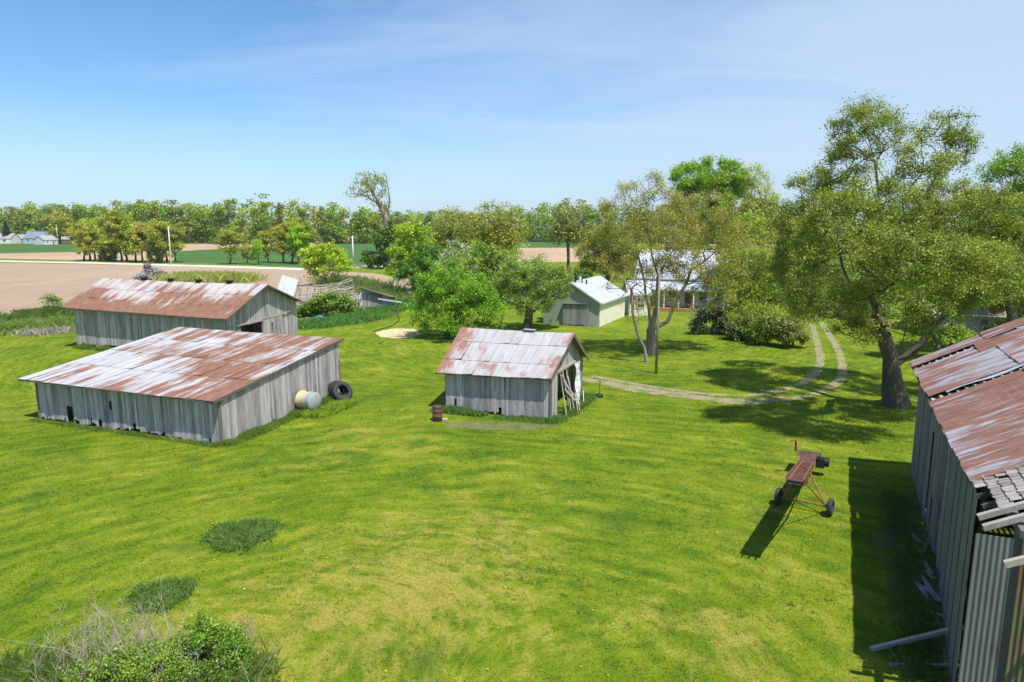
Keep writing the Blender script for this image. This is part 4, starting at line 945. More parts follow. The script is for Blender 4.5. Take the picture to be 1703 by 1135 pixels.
def small_shed():
    A, B, Cc, D = (Vector((*SS[k], 0)) for k in 'ABCD'); zA, zB, zC, rz = 2.45, 2.68, 2.5, 4.5
    root = empty('small_shed', V3(SS['B'], 0), 'small weathered board shed with pale tin gable roof and broken open end', 'shed')
    L = (B-A).length; u = (B-A).normalized(); v = (Cc-B).normalized(); n = Vector((v.y, -v.x, 0)); G = (Cc-B).length
    mb = MB(); planks(mb, A, B, lambda s: lerp(zA, zB, s/L)-.03, lambda s: .03, opens=[(.55, .72, .15, .75), (3.45, 3.6, 0, .5)], ragged=.10, pw=(.13, .2)); mb.build('front_wall', M['wood'], root)
    top = lambda s: (zB+(rz-zB)*s/(G/2) if s < G/2 else zC+(rz-zC)*(G-s)/(G/2))-.03
    r2 = random.Random(9)
    mb = MB(); planks(mb, B, Cc, top, lambda s: .03, opens=[(1.35, 5.6, 0, 2.55), (1.7, 2.3, 2.9, 3.3), (2.0, 2.6, 3.5, 3.95)], ragged=.2, pw=(.13, .2), tear=.15, r=r2); mb.build('gable_wall', M['wood'], root)
    mb = MB(); planks(mb, Cc, D, lambda s: zC-.03, ragged=.1); mb.build('back_wall', M['wood'], root)
    mb = MB(); planks(mb, D, A, lambda s: (zC+(rz-zC)*s/(G/2) if s < G/2 else zA+(rz-zA)*(G-s)/(G/2))-.03); mb.build('gable_wall', M['wood'], root)
    mAD, mBC = (A+D)/2, (B+Cc)/2
    r0 = mAD-u*.5+Vector((0, 0, rz+.03)); r1 = mBC+u*.42+Vector((0, 0, rz+.10)); ov = .36; sl = (rz-zA)/(G/2)
    e0 = A-u*.5-v*ov+Vector((0, 0, zA-sl*ov+.09)); e1 = B+u*.12-v*ov+Vector((0, 0, zB-sl*ov+.09))
    f0 = D-u*.5+v*ov+Vector((0, 0, zC-sl*ov+.09)); f1 = Cc+u*.42+v*ov+Vector((0, 0, zC-sl*ov+.09))
    mb = MB(); roof_plane(mb, e0, e1, r0, r1, .62, 3, .016, sag=.04, curl=.12); mb.build('roof_slope', M['roof_small'], root)
    mb = MB(); roof_plane(mb, f1, f0, r1, r0, .62, 3, .014); mb.build('roof_slope', M['roof_small'], root)
    mb = MB(); dz = Vector((0, 0, .08))
    for a, b in ((e1, r1), (e0, r0)): mb.beam(a-dz, b-dz, .035, .12)
    mb.beam(f1-dz*1.4, r1-dz*1.4, .05, .2); mb.beam(f0-dz, r0-dz, .035, .12); mb.beam(e0-dz, e1-dz, .03, .05)
    for t in np.linspace(.12, .88, 7):
        mb.beam(e0.lerp(e1, t)-dz*1.3, r0.lerp(r1, t)-dz*1.3, .05, .1); mb.beam(f0.lerp(f1, t)-dz*1.3, r0.lerp(r1, t)-dz*1.3, .05, .1)
    mb.build('rafters', M['wood_dark'], root)
    # header over the opening and small flat cap on the ridge
    mb = MB(); mb.beam(B+v*1.1+n*.06+Vector((0, 0, 2.62)), B+v*5.8+n*.06+Vector((0, 0, 2.5)), .05, .16); mb.build('header_beam', M['wood_beam'], root)
    for (p, q_) in ((A, .0), (B, .0)): pass
    mb = MB(); c = r0.lerp(r1, .62)+Vector((0, 0, .07)); mb.box(c, (.75, .34, .05), math.atan2(u.y, u.x)); mb.build('ridge_cap', M['tin_sheet'], root)
    # corner post
    for p in (B, Cc):
        mb = MB(); mb.beam(p, p+Vector((0, 0, 2.45)), .14, .14); mb.build('corner_post', M['wood_dark'], root)
    def B2(s, o, z): q = B+v*s+n*o; return Vector((q.x, q.y, z))
    # loose white sheet hanging in the opening and broken boards leaning inside it
    mb = MB(); k = 8
    for j in range(k):
        a0, a1 = j/k, (j+1)/k
        def pt(a, w): z = 2.5-2.2*a; return B2(4.45-1.0*a**1.3+w*(1.15-.3*a)+.12*math.sin(a*7), .18+.45*a+.06*math.sin(a*9+w*2), z)
        mb.poly([pt(a0, 0), pt(a0, 1), pt(a1, 1), pt(a1, 0)])
    o = mb.build('metal_sheet', M['plastic_white']); so = o.modifiers.new('s', 'SOLIDIFY'); so.thickness = .015
    tag(o, 'bent white sheet hanging in the open end of the small shed', 'sheet')
    r4 = random.Random(3)
    specs = [(2.0, .3, 2.5, 2.3, .15), (2.9, .4, 2.45, 2.1, .3), (1.6, .35, 2.4, 1.3, .1), (1.9, .5, 2.3, 3.3, .12), (2.2, .55, 1.9, 3.9, .15), (1.75, .6, 1.5, 3.6, .35), (2.6, .5, 2.1, 2.5, .02), (3.4, .9, .9, 1.9, .3), (3.9, .9, .5, 2.3, .5), (1.5, .22, 2.5, 1.7, .05)]
    nm = ['tall straight', 'crossed tall', 'upright', 'long slanting', 'thin slanting', 'low slanting', 'middle', 'short crossing', 'fallen', 'edge']
    for i, (s, o_, z, s2, o2) in enumerate(specs):
        mb = MB(); mb.beam(B2(s2, o_+.25, .04), B2(s, .12 if i < 5 else o_*.6, z), .12, .03, up=n)
        tag(mb.build('loose_board', M['wood_beam'] if i % 3 else M['wood']), f'{nm[i]} loose board in the broken end of the small shed', 'board', 'broken boards at the open end of the small shed')
    mb = MB(); mb.beam(B2(4.2, .9, .05), B2(5.4, .55, .5), .26, .03, up=n); tag(mb.build('white_board', M['white']), 'short white board fallen below the hanging white sheet', 'board')
small_shed()

# ------------------------------------------------------------------ big barn (right)
def big_barn():
    root = empty('big_barn', BR(18.4), 'large decaying barn with patched rusty tin roof and leaning grey walls', 'barn')
    ze = 5.15; k = .56; hw = 6.6; rz = ze+k*hw
    # eave wall: boards far part, corrugated sheets near part
    mb = MB(); r5 = random.Random(12)
    planks(mb, BR(0), BR(9.6), lambda s: ze-.02, lambda s: .05, opens=[(5.6, 5.95, .6, 3.6), (6.6, 7.1, .0, 1.5), (8.6, 8.95, 0, 2.2)], ragged=.2, pw=(.18, .3), tear=.15, outward=-1, r=r5)
    planks(mb, BR(9.6, -.05), BR(11.4, -.12), lambda s: ze-.02, lambda s: .2, ragged=.3, pw=(.2, .3), tilt=.03, outward=-1, r=r5)
    mb.build('board_wall', M['wall_blue'], root)
    def corr_panel(a, b, z0, z1, tz=0.0, pitch=.1, amp=.010, out=None, lean=0.0):
        """a corrugated upright sheet from a to b"""
        a, b = Vector(a), Vector(b); L = (b-a).length; d = (b-a)/L; nn = Vector((d.y, -d.x, 0)); m = max(2, int(L/pitch*6)); mbb = MB()
        vs = []
        for i in range(m+1):
            s = L*i/m; w = amp*math.sin(2*math.pi*s/pitch); q = a+d*s+nn*w
            lo = q+nn*lean*0; hi = q+nn*lean; vs.append((Vector((lo.x, lo.y, z0)), Vector((hi.x, hi.y, z1+tz*s/L)), s))
        i0 = len(mbb.v)
        for lo, hi, s in vs: mbb.v += [tuple(lo), tuple(hi)]
        for i in range(m):
            mbb.f.append((i0+2*i, i0+2*i+2, i0+2*i+3, i0+2*i+1)); s0, s1 = vs[i][2], vs[i+1][2]
            mbb.uv.append([(s0, 0), (s1, 0), (s1, z1-z0), (s0, z1-z0)]); mbb.has_uv = True
        return mbb
    t = 11.3
    for i in range(8):
        w = .70; so_ = -.10-.36*(t-11.3)/5.5; a = BR(t, so_+.02*(i % 2)); b = BR(t+w, so_-.045+.02*(i % 2))
        corr_panel(a, b, .15+.1*r5.random(), ze-.05).build('wall_sheet', M['steel_blue'], root); t += .66
    # near gable wall
    corr_panel(Vector((9.10, 12.58, 0)), Vector((9.68, 12.34, 0)), .0, ze-.1).build('wall_sheet', M['steel_blue'], root)
    s = .03
    for i in range(18):
        w = .7; zt = ze+k*min(s, 2*hw-s)-.15; zt2 = ze+k*min(s+w, 2*hw-s-w)-.15
        corr_panel(BR(18.5+.02*(i % 2), s), BR(18.5+.02*(i % 2), s+w), 0.02, max(1, zt), zt2-zt, lean=0.0).build('gable_sheet', M['steel_green'], root); s += .68
    # hidden far gable and back wall
    mb = MB(); planks(mb, BR(0), BR(0, 2*hw), lambda s: ze+k*min(s, 2*hw-s)-.05); mb.build('board_wall', M['wall_blue'], root)
    mb = MB(); planks(mb, BR(0, 2*hw), BR(18.4, 2*hw), lambda s: ze-.05, outward=-1); mb.build('board_wall', M['wall_blue'], root)
    # frame
    mb = MB()
    for tt in (0.2, 4.6, 9.2, 13.8, 17.9):
        for ss in (.15, 4.4, 8.8, 13.0):
            mb.beam(BR(tt, ss), BR(tt, ss, ze+k*min(ss, 2*hw-ss)-.2), .18, .18)
        mb.beam(BR(tt, .1, ze-.3), BR(tt, 2*hw-.1, ze-.3), .16, .2)
    mb.beam(BR(0, .12, ze-.12), BR(18.3, .12, ze-.12), .16, .16); mb.build('frame', M['wood_dark'], root)
    ov = .38
    def E(t, s, dz=0.0): return BR(t, s, ze+k*(s if s < hw else 2*hw-s)+.10+dz)
    # tin slope in three patched strips with torn laps; the gaps show boards beneath
    patches = [(-.25, 1.05, .05, M['roof_big']), (1.45, 2.95, .0, M['roof_big']), (3.0, 6.75, .06, M['roof_big']), (7.3, 11.4, .0, M['roof_big']), (11.36, 15.55, .03, M['roof_big'])]
    for i, (t0, t1, dz, mt) in enumerate(patches):
        mb = MB(); roof_plane(mb, E(t1, -ov, dz), E(t0, -ov, dz), E(t1, hw, dz), E(t0, hw, dz), .70, 3, .014, corr=.011, pitch=.1, u0=t0*1.7, sag=.03, curl=.10, r=random.Random(20+i))
        mb.build('roof_tin', mt, root)
    # a lifted bright sheet beside each tear
    for (t0, s0, s1, w) in ((.7, 3.0, 6.2, .55), (2.7, 2.2, 4.0, .25), (6.5, .1, 3.4, .45)):
        mb = MB(); kk = 8
        for j in range(kk):
            a, b = lerp(s0, s1, j/kk), lerp(s0, s1, (j+1)/kk)
            f = lambda x: .05+.05*math.sin(x*3)
            uu = [(0, a), (w, a), (w, b), (0, b)]
            mb.poly([E(t0, a, .03), E(t0+w*1.1, a, f(a)), E(t0+w*1.1, b, f(b)), E(t0, b, .03)], uu)
        mb.build('loose_tin', M['tin_sheet'], root)
    mb = MB(); roof_plane(mb, E(15.5, 2*hw+ov), E(-.25, 2*hw+ov), E(15.5, hw), E(-.25, hw), .7, 3, .014); mb.build('roof_tin', M['roof_big'], root)
    # battens seen through the gaps
    mb = MB(); r6 = random.Random(4)
    for j in range(30):
        s = -.25+j*.235
        for (t0, t1) in ((-.1, 15.4),):
            mb.beam(E(t0, s, -.06), E(t1, s, -.06), .13, .022)
    mb.build('battens', M['wood_beam'], root)
    mb = MB()
    for tt in np.arange(0, 17.1, .62): mb.beam(E(tt, -ov+.05, -.14), E(tt, hw, -.14), .05, .12)
    mb.beam(E(-.25, -ov, -.08), E(-.25, hw, -.08), .03, .14)
    mb.beam(E(-.25, -ov, -.06), E(15.5, -ov, -.06), .03, .08)
    mb.build('rafters', M['wood_dark'], root)
    # old wood shingles between tin and the open rafters
    mb = MB(); r7 = random.Random(8)
    for row in range(34):
        s = -ov+.02+row*.20; tt = 15.35; t_end = 17.25 if row > 0 else 16.1
        t_end += r7.uniform(-.25, .15)+min(row, 6)*.0
        while tt < t_end:
            w = r7.uniform(.13, .26)
            if r7.random() > .07:
                a = E(tt+.008, s+r7.uniform(-.025, .02), .035+r7.uniform(0, .015)); b = E(tt+w-.008, s+r7.uniform(-.02, .02), .035+r7.uniform(0, .02))
                c = E(tt+w-.008, s+.25, .004); d = E(tt+.008, s+.25, .004); up = Vector((0, 0, .009))
                mb.hexa([a, b, c, d], [a+up, b+up, c+up, d+up])
            tt += w
    mb.build('shingles', M['shingle'], root)
    # bare rafters with their tails past the wall
    for tt, s0, dz, w in ((17.45, -.52, 0, .13), (17.95, -.50, -.03, .13), (19.7, -.45, -.02, .11)):
        mb = MB(); mb.beam(E(tt, s0, -.02+dz), E(tt, hw, -.02+dz), w, .11); mb.build('bare_rafter', M['wood_beam'], root)
    mb = MB()
    for s in (.9, 1.15, 1.8, 2.4, 3.0, 3.7, 4.4, 5.2, 6.2): mb.beam(E(15.4, s, -.06), E(19.9 if s > 1.7 else 18.0, s+r6.uniform(-.05, .05), -.06), .12, .024)
    mb.build('open_battens', M['wood_beam'], root)
    mb = MB(); mb.beam(BR(18.3, .2, ze-.1), BR(18.3, 2*hw-.2, ze-.1), .12, .16); mb.build('tie_beam', M['wood_dark'], root)
    mb = MB(); mb.beam(BR(16.6, -.16, 1.0), BR(18.4, -.16, 1.1), .04, .18); mb.build('wall_rail', M['wood_dark'], root)
    # fallen timbers and boards
    mb = MB(); mb.beam(P(1612, 1040, .75), P(1448, 1080, .05), .10, .10); tag(mb.build('fallen_post', M['wood_beam']), 'long grey timber slanting from the barn corner to the grass', 'timber', 'fallen timbers beside the big barn')
    mb = MB(); mb.beam(P(1625, 1108, .12), P(1480, 1106, .07), .09, .08); tag(mb.build('fallen_post', M['wood_door']), 'dark timber lying flat in the grass beside the barn', 'timber', 'fallen timbers beside the big barn')
    nm = ['pale', 'split', 'short', 'dark', 'broken', 'mossy', 'thin', 'crooked', 'long', 'flat']
    pl = [((1522, 905), (1548, 955)), ((1530, 945), (1552, 962)), ((1545, 900), (1530, 925)), ((1515, 930), (1560, 1000)), ((1535, 975), (1580, 1010)), ((1560, 985), (1590, 1035)), ((1520, 960), (1545, 1000)), ((1550, 1020), (1592, 1030)), ((1540, 1000), (1570, 1052)), ((1508, 880), (1530, 902))]
    wh = ['at the foot of the barn wall', 'on the debris beside the barn', 'under the torn barn boards', 'lying in the barn shadow', 'nearest the leaning barn sheets']
    for i, (a, b) in enumerate(pl):
        mb = MB(); mb.beam(P(*a, .05+.04*(i % 3)), P(*b, .05+.05*((i+1) % 3)), .14, .03, up=(.1, 0, 1))
        tag(mb.build('fallen_board', M['wood'] if i % 3 == 0 else (M['wood_door'] if i % 3 == 1 else M['wood_brown'])), f'{nm[i]} fallen board {wh[i % 5]}', 'board', 'fallen boards beside the big barn')
big_barn()

# ------------------------------------------------------------------ hay elevator
def elevator():
    hi = Vector((8.87, 20.35, 3.0)); lo = Vector((13.2, 29.1, .55)); d = (lo-hi).normalized(); sd = d.cross(Vector((0, 0, 1))).normalized(); up = sd.cross(d).normalized()
    if up.z < 0: up = -up
    root = empty('hay_elevator', Vector((11.45, 25.3, 0)), 'rusty two-wheeled hay elevator tilted up toward the viewer on the lawn', 'farm elevator')
    L = (lo-hi).length; w = .46
    def q(s, x, z): return hi+d*s+sd*x+up*z
    mb = MB(); mb.hexa([q(0, -w/2, 0), q(0, w/2, 0), q(L, w/2, 0), q(L, -w/2, 0)], [q(0, -w/2, .02), q(0, w/2, .02), q(L, w/2, .02), q(L, -w/2, .02)])
    for i in range(17): s = .3+i*(L-.6)/16; mb.beam(q(s, -w/2+.03, .035), q(s, w/2-.03, .035), .05, .035)
    mb.build('trough_floor', M['rust'], root)
    for x in (-1, 1):
        mb = MB(); a = x*w/2
        mb.hexa([q(0, a, -.06), q(0, a+x*.02, -.06), q(L, a+x*.02, -.06), q(L, a, -.06)], [q(0, a+x*.05, .22), q(0, a+x*.07, .22), q(L, a+x*.07, .22), q(L, a+x*.05, .22)])
        mb.build('side_rail', M['rust_paint'], root)
    mb = MB()
    for x in (-.2, .2): mb.beam(q(.3, x, .10), q(L-.2, x, .10), .03, .03)
    mb.build('chain_guides', M['orange'], root)
    mb = MB(); mb.beam(q(.08, -w/2, .06), q(.08, w/2, .06), .08, .08)
    for x in (-.22, 0, .22): mb.beam(q(.05, x, .06), q(-.28, x, .10), .04, .04)
    mb.build('head_end', M['black'], root)
    # truss under the trough
    mb = MB()
    for x in (-w/2, w/2):
        mb.beam(q(.6, x, -.05), q(4.2, x, -.42), .04, .04); mb.beam(q(4.2, x, -.42), q(L-1.0, x, -.05), .04, .04)
        for s in (1.8, 3.0, 4.2, 5.6, 7.0): mb.beam(q(s, x, -.05), q(s+.4, x, -.05-.30*(1-abs(s-4.2)/4)), .03, .03)
    mb.build('truss', M['orange'], root)
    # flared hopper at the low end
    mb = MB()
    for x in (-1, 1): 
        a0, a1 = q(L-.1, x*w/2, .05), q(L+1.0, x*(w/2), .0); b0, b1 = q(L-.3, x*(w/2+.28), .5), q(L+1.1, x*(w/2+.3), .48)
        mb.poly([a0, a1, b1, b0]); 
    mb.poly([q(L+1.0, -w/2, 0), q(L+1.0, w/2, 0), q(L+1.1, w/2+.3, .48), q(L+1.1, -w/2-.3, .48)])
    mb.poly([q(L-.1, -w/2, .0), q(L-.1, w/2, .0), q(L+1.0, w/2, 0), q(L+1.0, -w/2, 0)])
    o = mb.build('hopper', M['rust_paint'], root); so = o.modifiers.new('s', 'SOLIDIFY'); so.thickness = .02
    mb = MB(); mb.beam(q(L-.2, -w/2-.3, .5), q(L-.5, -w/2-.32, .95), .07, .07); mb.beam(q(L-.5, -w/2-.32, .95), q(L-.8, -w/2-.5, .92), .05, .05); mb.build('lever', M['rust'], root)
    mb = MB(); mb.box(q(L+.2, w/2+.25, .1), (.45, .35, .4), math.atan2(d.y, d.x)); mb.tube([q(L+.2, w/2+.42, .15), q(L+.2, w/2+.62, .15)], .22, 14); mb.build('motor', M['black'], root)
    # legs and axle
    wr, wl = Vector((12.22, 24.76, 0)), Vector((10.65, 25.85, 0)); ax = (wr-wl).normalized(); R_ = .34
    mb = MB(); mb.beam(wl+Vector((0, 0, R_)), wr+Vector((0, 0, R_)), .06, .06); mb.build('axle', M['orange'], root)
    mid = (wl+wr)/2
    for wp, x in ((wl, -1), (wr, 1)):
        mb = MB(); p = wp-ax*x*.15+Vector((0, 0, R_)); xx = x*w/2 if (sd.dot(ax) > 0) else -x*w/2
        mb.tube([p, q(6.3, xx, -.1)], .035, 8); mb.tube([p, q(3.4, xx, -.30)], .022, 6); mb.build('leg', M['orange'], root)
        root_w = MB(); m4 = Matrix.Translation(wp+Vector((0, 0, R_))) @ ax.to_track_quat('Z', 'Y').to_matrix().to_4x4()
        root_w.lathe([(.20, -.09), (.27, -.10), (.32, -.08), (.345, -.04), (.345, .04), (.32, .08), (.27, .10), (.20, .09), (.20, -.09)], m4, 28)
        ty = root_w.build('wheel', M['rubber'], root, True)
        rm = MB(); rm.lathe([(0.0, -.03), (.06, -.06), (.10, -.03), (.20, -.04), (.20, .04), (.10, .03), (.06, .07), (0, .07)], m4, 20); rm.build('rim', M['rust'], ty, False)
elevator()

# ------------------------------------------------------------------ tank, tyres, drum, rod
def tank():
    c = Vector((-12.05, 39.2, 0)); ax = Vector((.86, -.50, 0)).normalized(); R_ = .52; zc = .82
    root = empty('fuel_tank', c, 'cream drum-shaped tank with grey end on short legs beside low shed', 'tank')
    m4 = Matrix.Translation(c+Vector((0, 0, zc))) @ ax.to_track_quat('Z', 'Y').to_matrix().to_4x4()
    mb = MB(); mb.lathe([(R_, -.55), (R_+.012, -.53), (R_+.012, -.49), (R_, -.47), (R_, .12), (R_+.012, .14), (R_, .16)], m4, 32); mb.build('shell', M['tank_yellow'], root, True)
    mb = MB(); mb.lathe([(R_+.002, .16), (R_+.002, .50), (R_+.015, .52), (R_+.015, .55), (R_-.04, .56), (R_-.08, .585), (.3, .63), (0.001, .65)], m4, 32); mb.build('end_cap', M['tank_grey'], root, True)
    mb = MB(); mb.lathe([(R_, -.55), (.3, -.62), (0.001, -.64)], m4, 32); mb.build('end_cap', M['tank_yellow'], root, True)
    sd = Vector((-ax.y, ax.x, 0))
    for a in (-.38, .38):
        for b in (-.3, .3):
            mb = MB(); mb.beam(c+ax*a+sd*b*1.15, c+ax*a+sd*b+Vector((0, 0, zc-.3)), .06, .06); mb.build('leg', M['rust'], root)
    mb = MB(); mb.tube([c+Vector((0, 0, zc+R_-.02)), c+Vector((0, 0, zc+R_+.09))], .05, 10); mb.build('filler_cap', M['rust'], root)
tank()
def tyre(c, axis, Rr, wid, label):
    m4 = Matrix.Translation(c) @ Vector(axis).to_track_quat('Z', 'Y').to_matrix().to_4x4(); h = wid/2
    root = empty('tractor_tyre', c-Vector((0, 0, Rr)), label, 'tyre', 'tractor tyres leaning at the corner of the low shed')
    mb = MB(); mb.lathe([(Rr*.52, -h*.75), (Rr*.62, -h), (Rr*.82, -h*1.05), (Rr*.94, -h*.85), (Rr*.97, 0), (Rr*.94, h*.85), (Rr*.82, h*1.05), (Rr*.62, h), (Rr*.52, h*.75), (Rr*.55, h*.65), (Rr*.72, h*.9), (Rr*.86, h*.7), (Rr*.9, 0), (Rr*.86, -h*.7), (Rr*.72, -h*.9), (Rr*.55, -h*.65), (Rr*.52, -h*.75)], m4, 40)
    mb.build('casing', M['rubber'], root, True)
    mb = MB(); nl = 22
    for i in range(nl):
        for sdd in (-1, 1):
            t = 2*math.pi*(i+(.5 if sdd > 0 else 0))/nl; t2 = t+.13
            a = m4 @ Vector((Rr*.97*math.cos(t), Rr*.97*math.sin(t), 0)); b = m4 @ Vector((Rr*.93*math.cos(t2), Rr*.93*math.sin(t2), sdd*h*.98))
            nn = (m4 @ Vector((math.cos(t), math.sin(t), 0))-m4.translation).normalized(); mb.beam(a, b, .05, .06, up=nn)
    mb.build('tread_lugs', M['rubber'], root)
tyre(Vector((-10.75, 41.95, .64)), (.62, -.62, .48), .68, .42, 'large black tractor tyre leaning outermost with its open side in view')
tyre(Vector((-11.15, 42.45, .60)), (.80, -.45, .38), .66, .40, 'black tractor tyre tucked between shed wall and the outer tyre')

c = P(727, 700); root = empty('steel_drum', c, 'rusty brown steel drum standing at the front corner of the small shed', 'drum')
mb = MB(); mb.lathe([(.27, 0), (.29, .02), (.285, .28), (.30, .30), (.285, .32), (.285, .56), (.30, .58), (.285, .60), (.285, .84), (.295, .86), (.27, .86), (.265, .80)], Matrix.Translation(c) @ Matrix.Rotation(.06, 4, 'Y'), 24); mb.build('shell', M['rust'], root, True)
mb = MB(); mb.lathe([(.27, .78), (.001, .78)], Matrix.Translation(c), 24); mb.build('lid', M['rust'], root)
mb = MB(); mb.box(c+Vector((.42, .15, .05)), (.35, .2, .1), .4, 0, .1); tag(mb.build('stone_block', simple('pale_stone', (.5, .46, .38), .9, 0, .3, 6, .5)), 'pale stone lying beside the rusty drum', 'stone')
c = P(997, 661); root = empty('iron_stake', c, 'thin black iron rod in a squat black base beside the small shed', 'stake')
mb = MB(); mb.lathe([(.001, 0), (.22, 0), (.24, .06), (.2, .2), (.10, .26), (.03, .28)], Matrix.Translation(c), 14); mb.build('base', M['black'], root, True)
mb = MB(); mb.tube([c+Vector((0, 0, .2)), c+Vector((.01, 0, 1.15))], .022, 8); mb.box(c+Vector((.01, 0, 1.1)), (.05, .05, .16)); mb.build('rod', M['rust'], root)

# ------------------------------------------------------------------ poles
def pole(px, ytop, ybot, D, r_, mat, label, arm=False, lamp=False):
    b = P(px, ybot) if D is None else Vector((W(px, ybot, D).x, D, 0)); t = W(px+(0), ytop, b.y)
    root = empty('utility_pole', b, label, 'pole')
    mb = MB(); mb.tube([b, Vector((t.x if False else b.x, b.y, t.z))], [r_, r_*.7], 10); mb.build('shaft', mat, root, True)
    if arm:
        mb = MB(); z = t.z-.5; mb.beam((b.x-1.1, b.y, z), (b.x+1.1, b.y, z), .1, .12); mb.build('crossarm', mat, root)
    if lamp:
        mb = MB(); mb.tube([(b.x, b.y, t.z-.3), (b.x-.5, b.y-.1, t.z-.1)], .025, 8); mb.build('bracket', M['black'], root)
        mb = MB(); mb.lathe([(.03, .1), (.10, .06), (.17, -.06), (.001, -.07)], Matrix.Translation((b.x-.55, b.y-.1, t.z-.12)), 14); mb.build('lamp_head', M['tank_grey'], root)
pole(1091, 452, 622, None, .10, M['bark_pale'], 'slim grey wooden pole on the lawn in front of sparse tree')
pole(285, 377, 441, None, .19, M['pole_pale'], 'pale slim pole beside the gravel road by the copse', arm=False)
pole(588, 392, 443, None, .22, M['pole_pale'], 'pale pole in front of the deep green crop', arm=True)
pole(97, 374, 408, None, .16, M['pole_pale'], 'pole standing by the far houses')

# ------------------------------------------------------------------ farmhouse
def gable_block(root, c0, du, L, dv, Wd, z0, z1, zr, wall, roofm, ov=.35, mats=None, rows=2, wall_names=('front_wall', 'side_wall', 'back_wall', 'side_wall')):
    """c0 corner; du along the eave (length L), dv across (width Wd); ridge along du"""
    c0 = Vector(c0); du = Vector(du).normalized(); dv = Vector(dv).normalized()
    a, b, c, d = c0, c0+du*L, c0+du*L+dv*Wd, c0+dv*Wd
    def z(p, h): return Vector((p.x, p.y, h))
    mats = mats or [wall]*4
    def wallm(nm, p, q, pk, mt):
        mb = MB()
        if pk: m_ = (p+q)/2; mb.poly([z(p, z0), z(q, z0), z(q, z1), z(m_, zr), z(p, z1)])
        else: mb.poly([z(p, z0), z(q, z0), z(q, z1), z(p, z1)])
        o = mb.build(nm, mt, root); so = o.modifiers.new('s', 'SOLIDIFY'); so.thickness = .12; so.offset = 0
        return o
    wallm(wall_names[0], a, b, False, mats[0]); wallm(wall_names[1], b, c, True, mats[1]); wallm(wall_names[2], c, d, False, mats[2]); wallm(wall_names[3], d, a, True, mats[3])
    sl = (zr-z1)/(Wd/2); up = .12
    r0 = z((a+d)/2-du*ov, zr+up); r1 = z((b+c)/2+du*ov, zr+up)
    e0 = z(a-du*ov-dv*ov, z1-sl*ov+up); e1 = z(b+du*ov-dv*ov, z1-sl*ov+up); f0 = z(d-du*ov+dv*ov, z1-sl*ov+up); f1 = z(c+du*ov+dv*ov, z1-sl*ov+up)
    mb = MB(); roof_plane(mb, e0, e1, r0, r1, .9, rows, .012); roof_plane(mb, f1, f0, r1, r0, .9, rows, .012); rf = mb.build('roof', roofm, root)
    mb = MB(); dz = Vector((0, 0, .08))
    for p, q in ((e0, r0), (f0, r0), (e1, r1), (f1, r1), (e0, e1), (f0, f1)): mb.beam(p-dz, q-dz, .05, .14)
    mb.build('fascia', M['white'], root)
    return rf, (e0, e1, r0, r1)
def window(root, p, d, w, h, n, frame=M['white']):
    p = Vector(p); d = Vector(d).normalized(); n = Vector(n).normalized(); up = Vector((0, 0, 1))
    mb = MB()
    for s in (-1, 1): mb.beam(p+d*s*w/2-up*h/2+n*.04, p+d*s*w/2+up*h/2+n*.04, .07, .07)
    for s in (-1, 0, 1): mb.beam(p-d*(w/2-.04)+up*s*h/2+n*.04, p+d*(w/2-.04)+up*s*h/2+n*.04, .06, .07)
    f = mb.build('window', frame, root)
    mb = MB(); mb.beam(p-d*w/2+n*.005, p+d*w/2+n*.005, .02, h-.05); mb.build('pane', M['glass'], f)
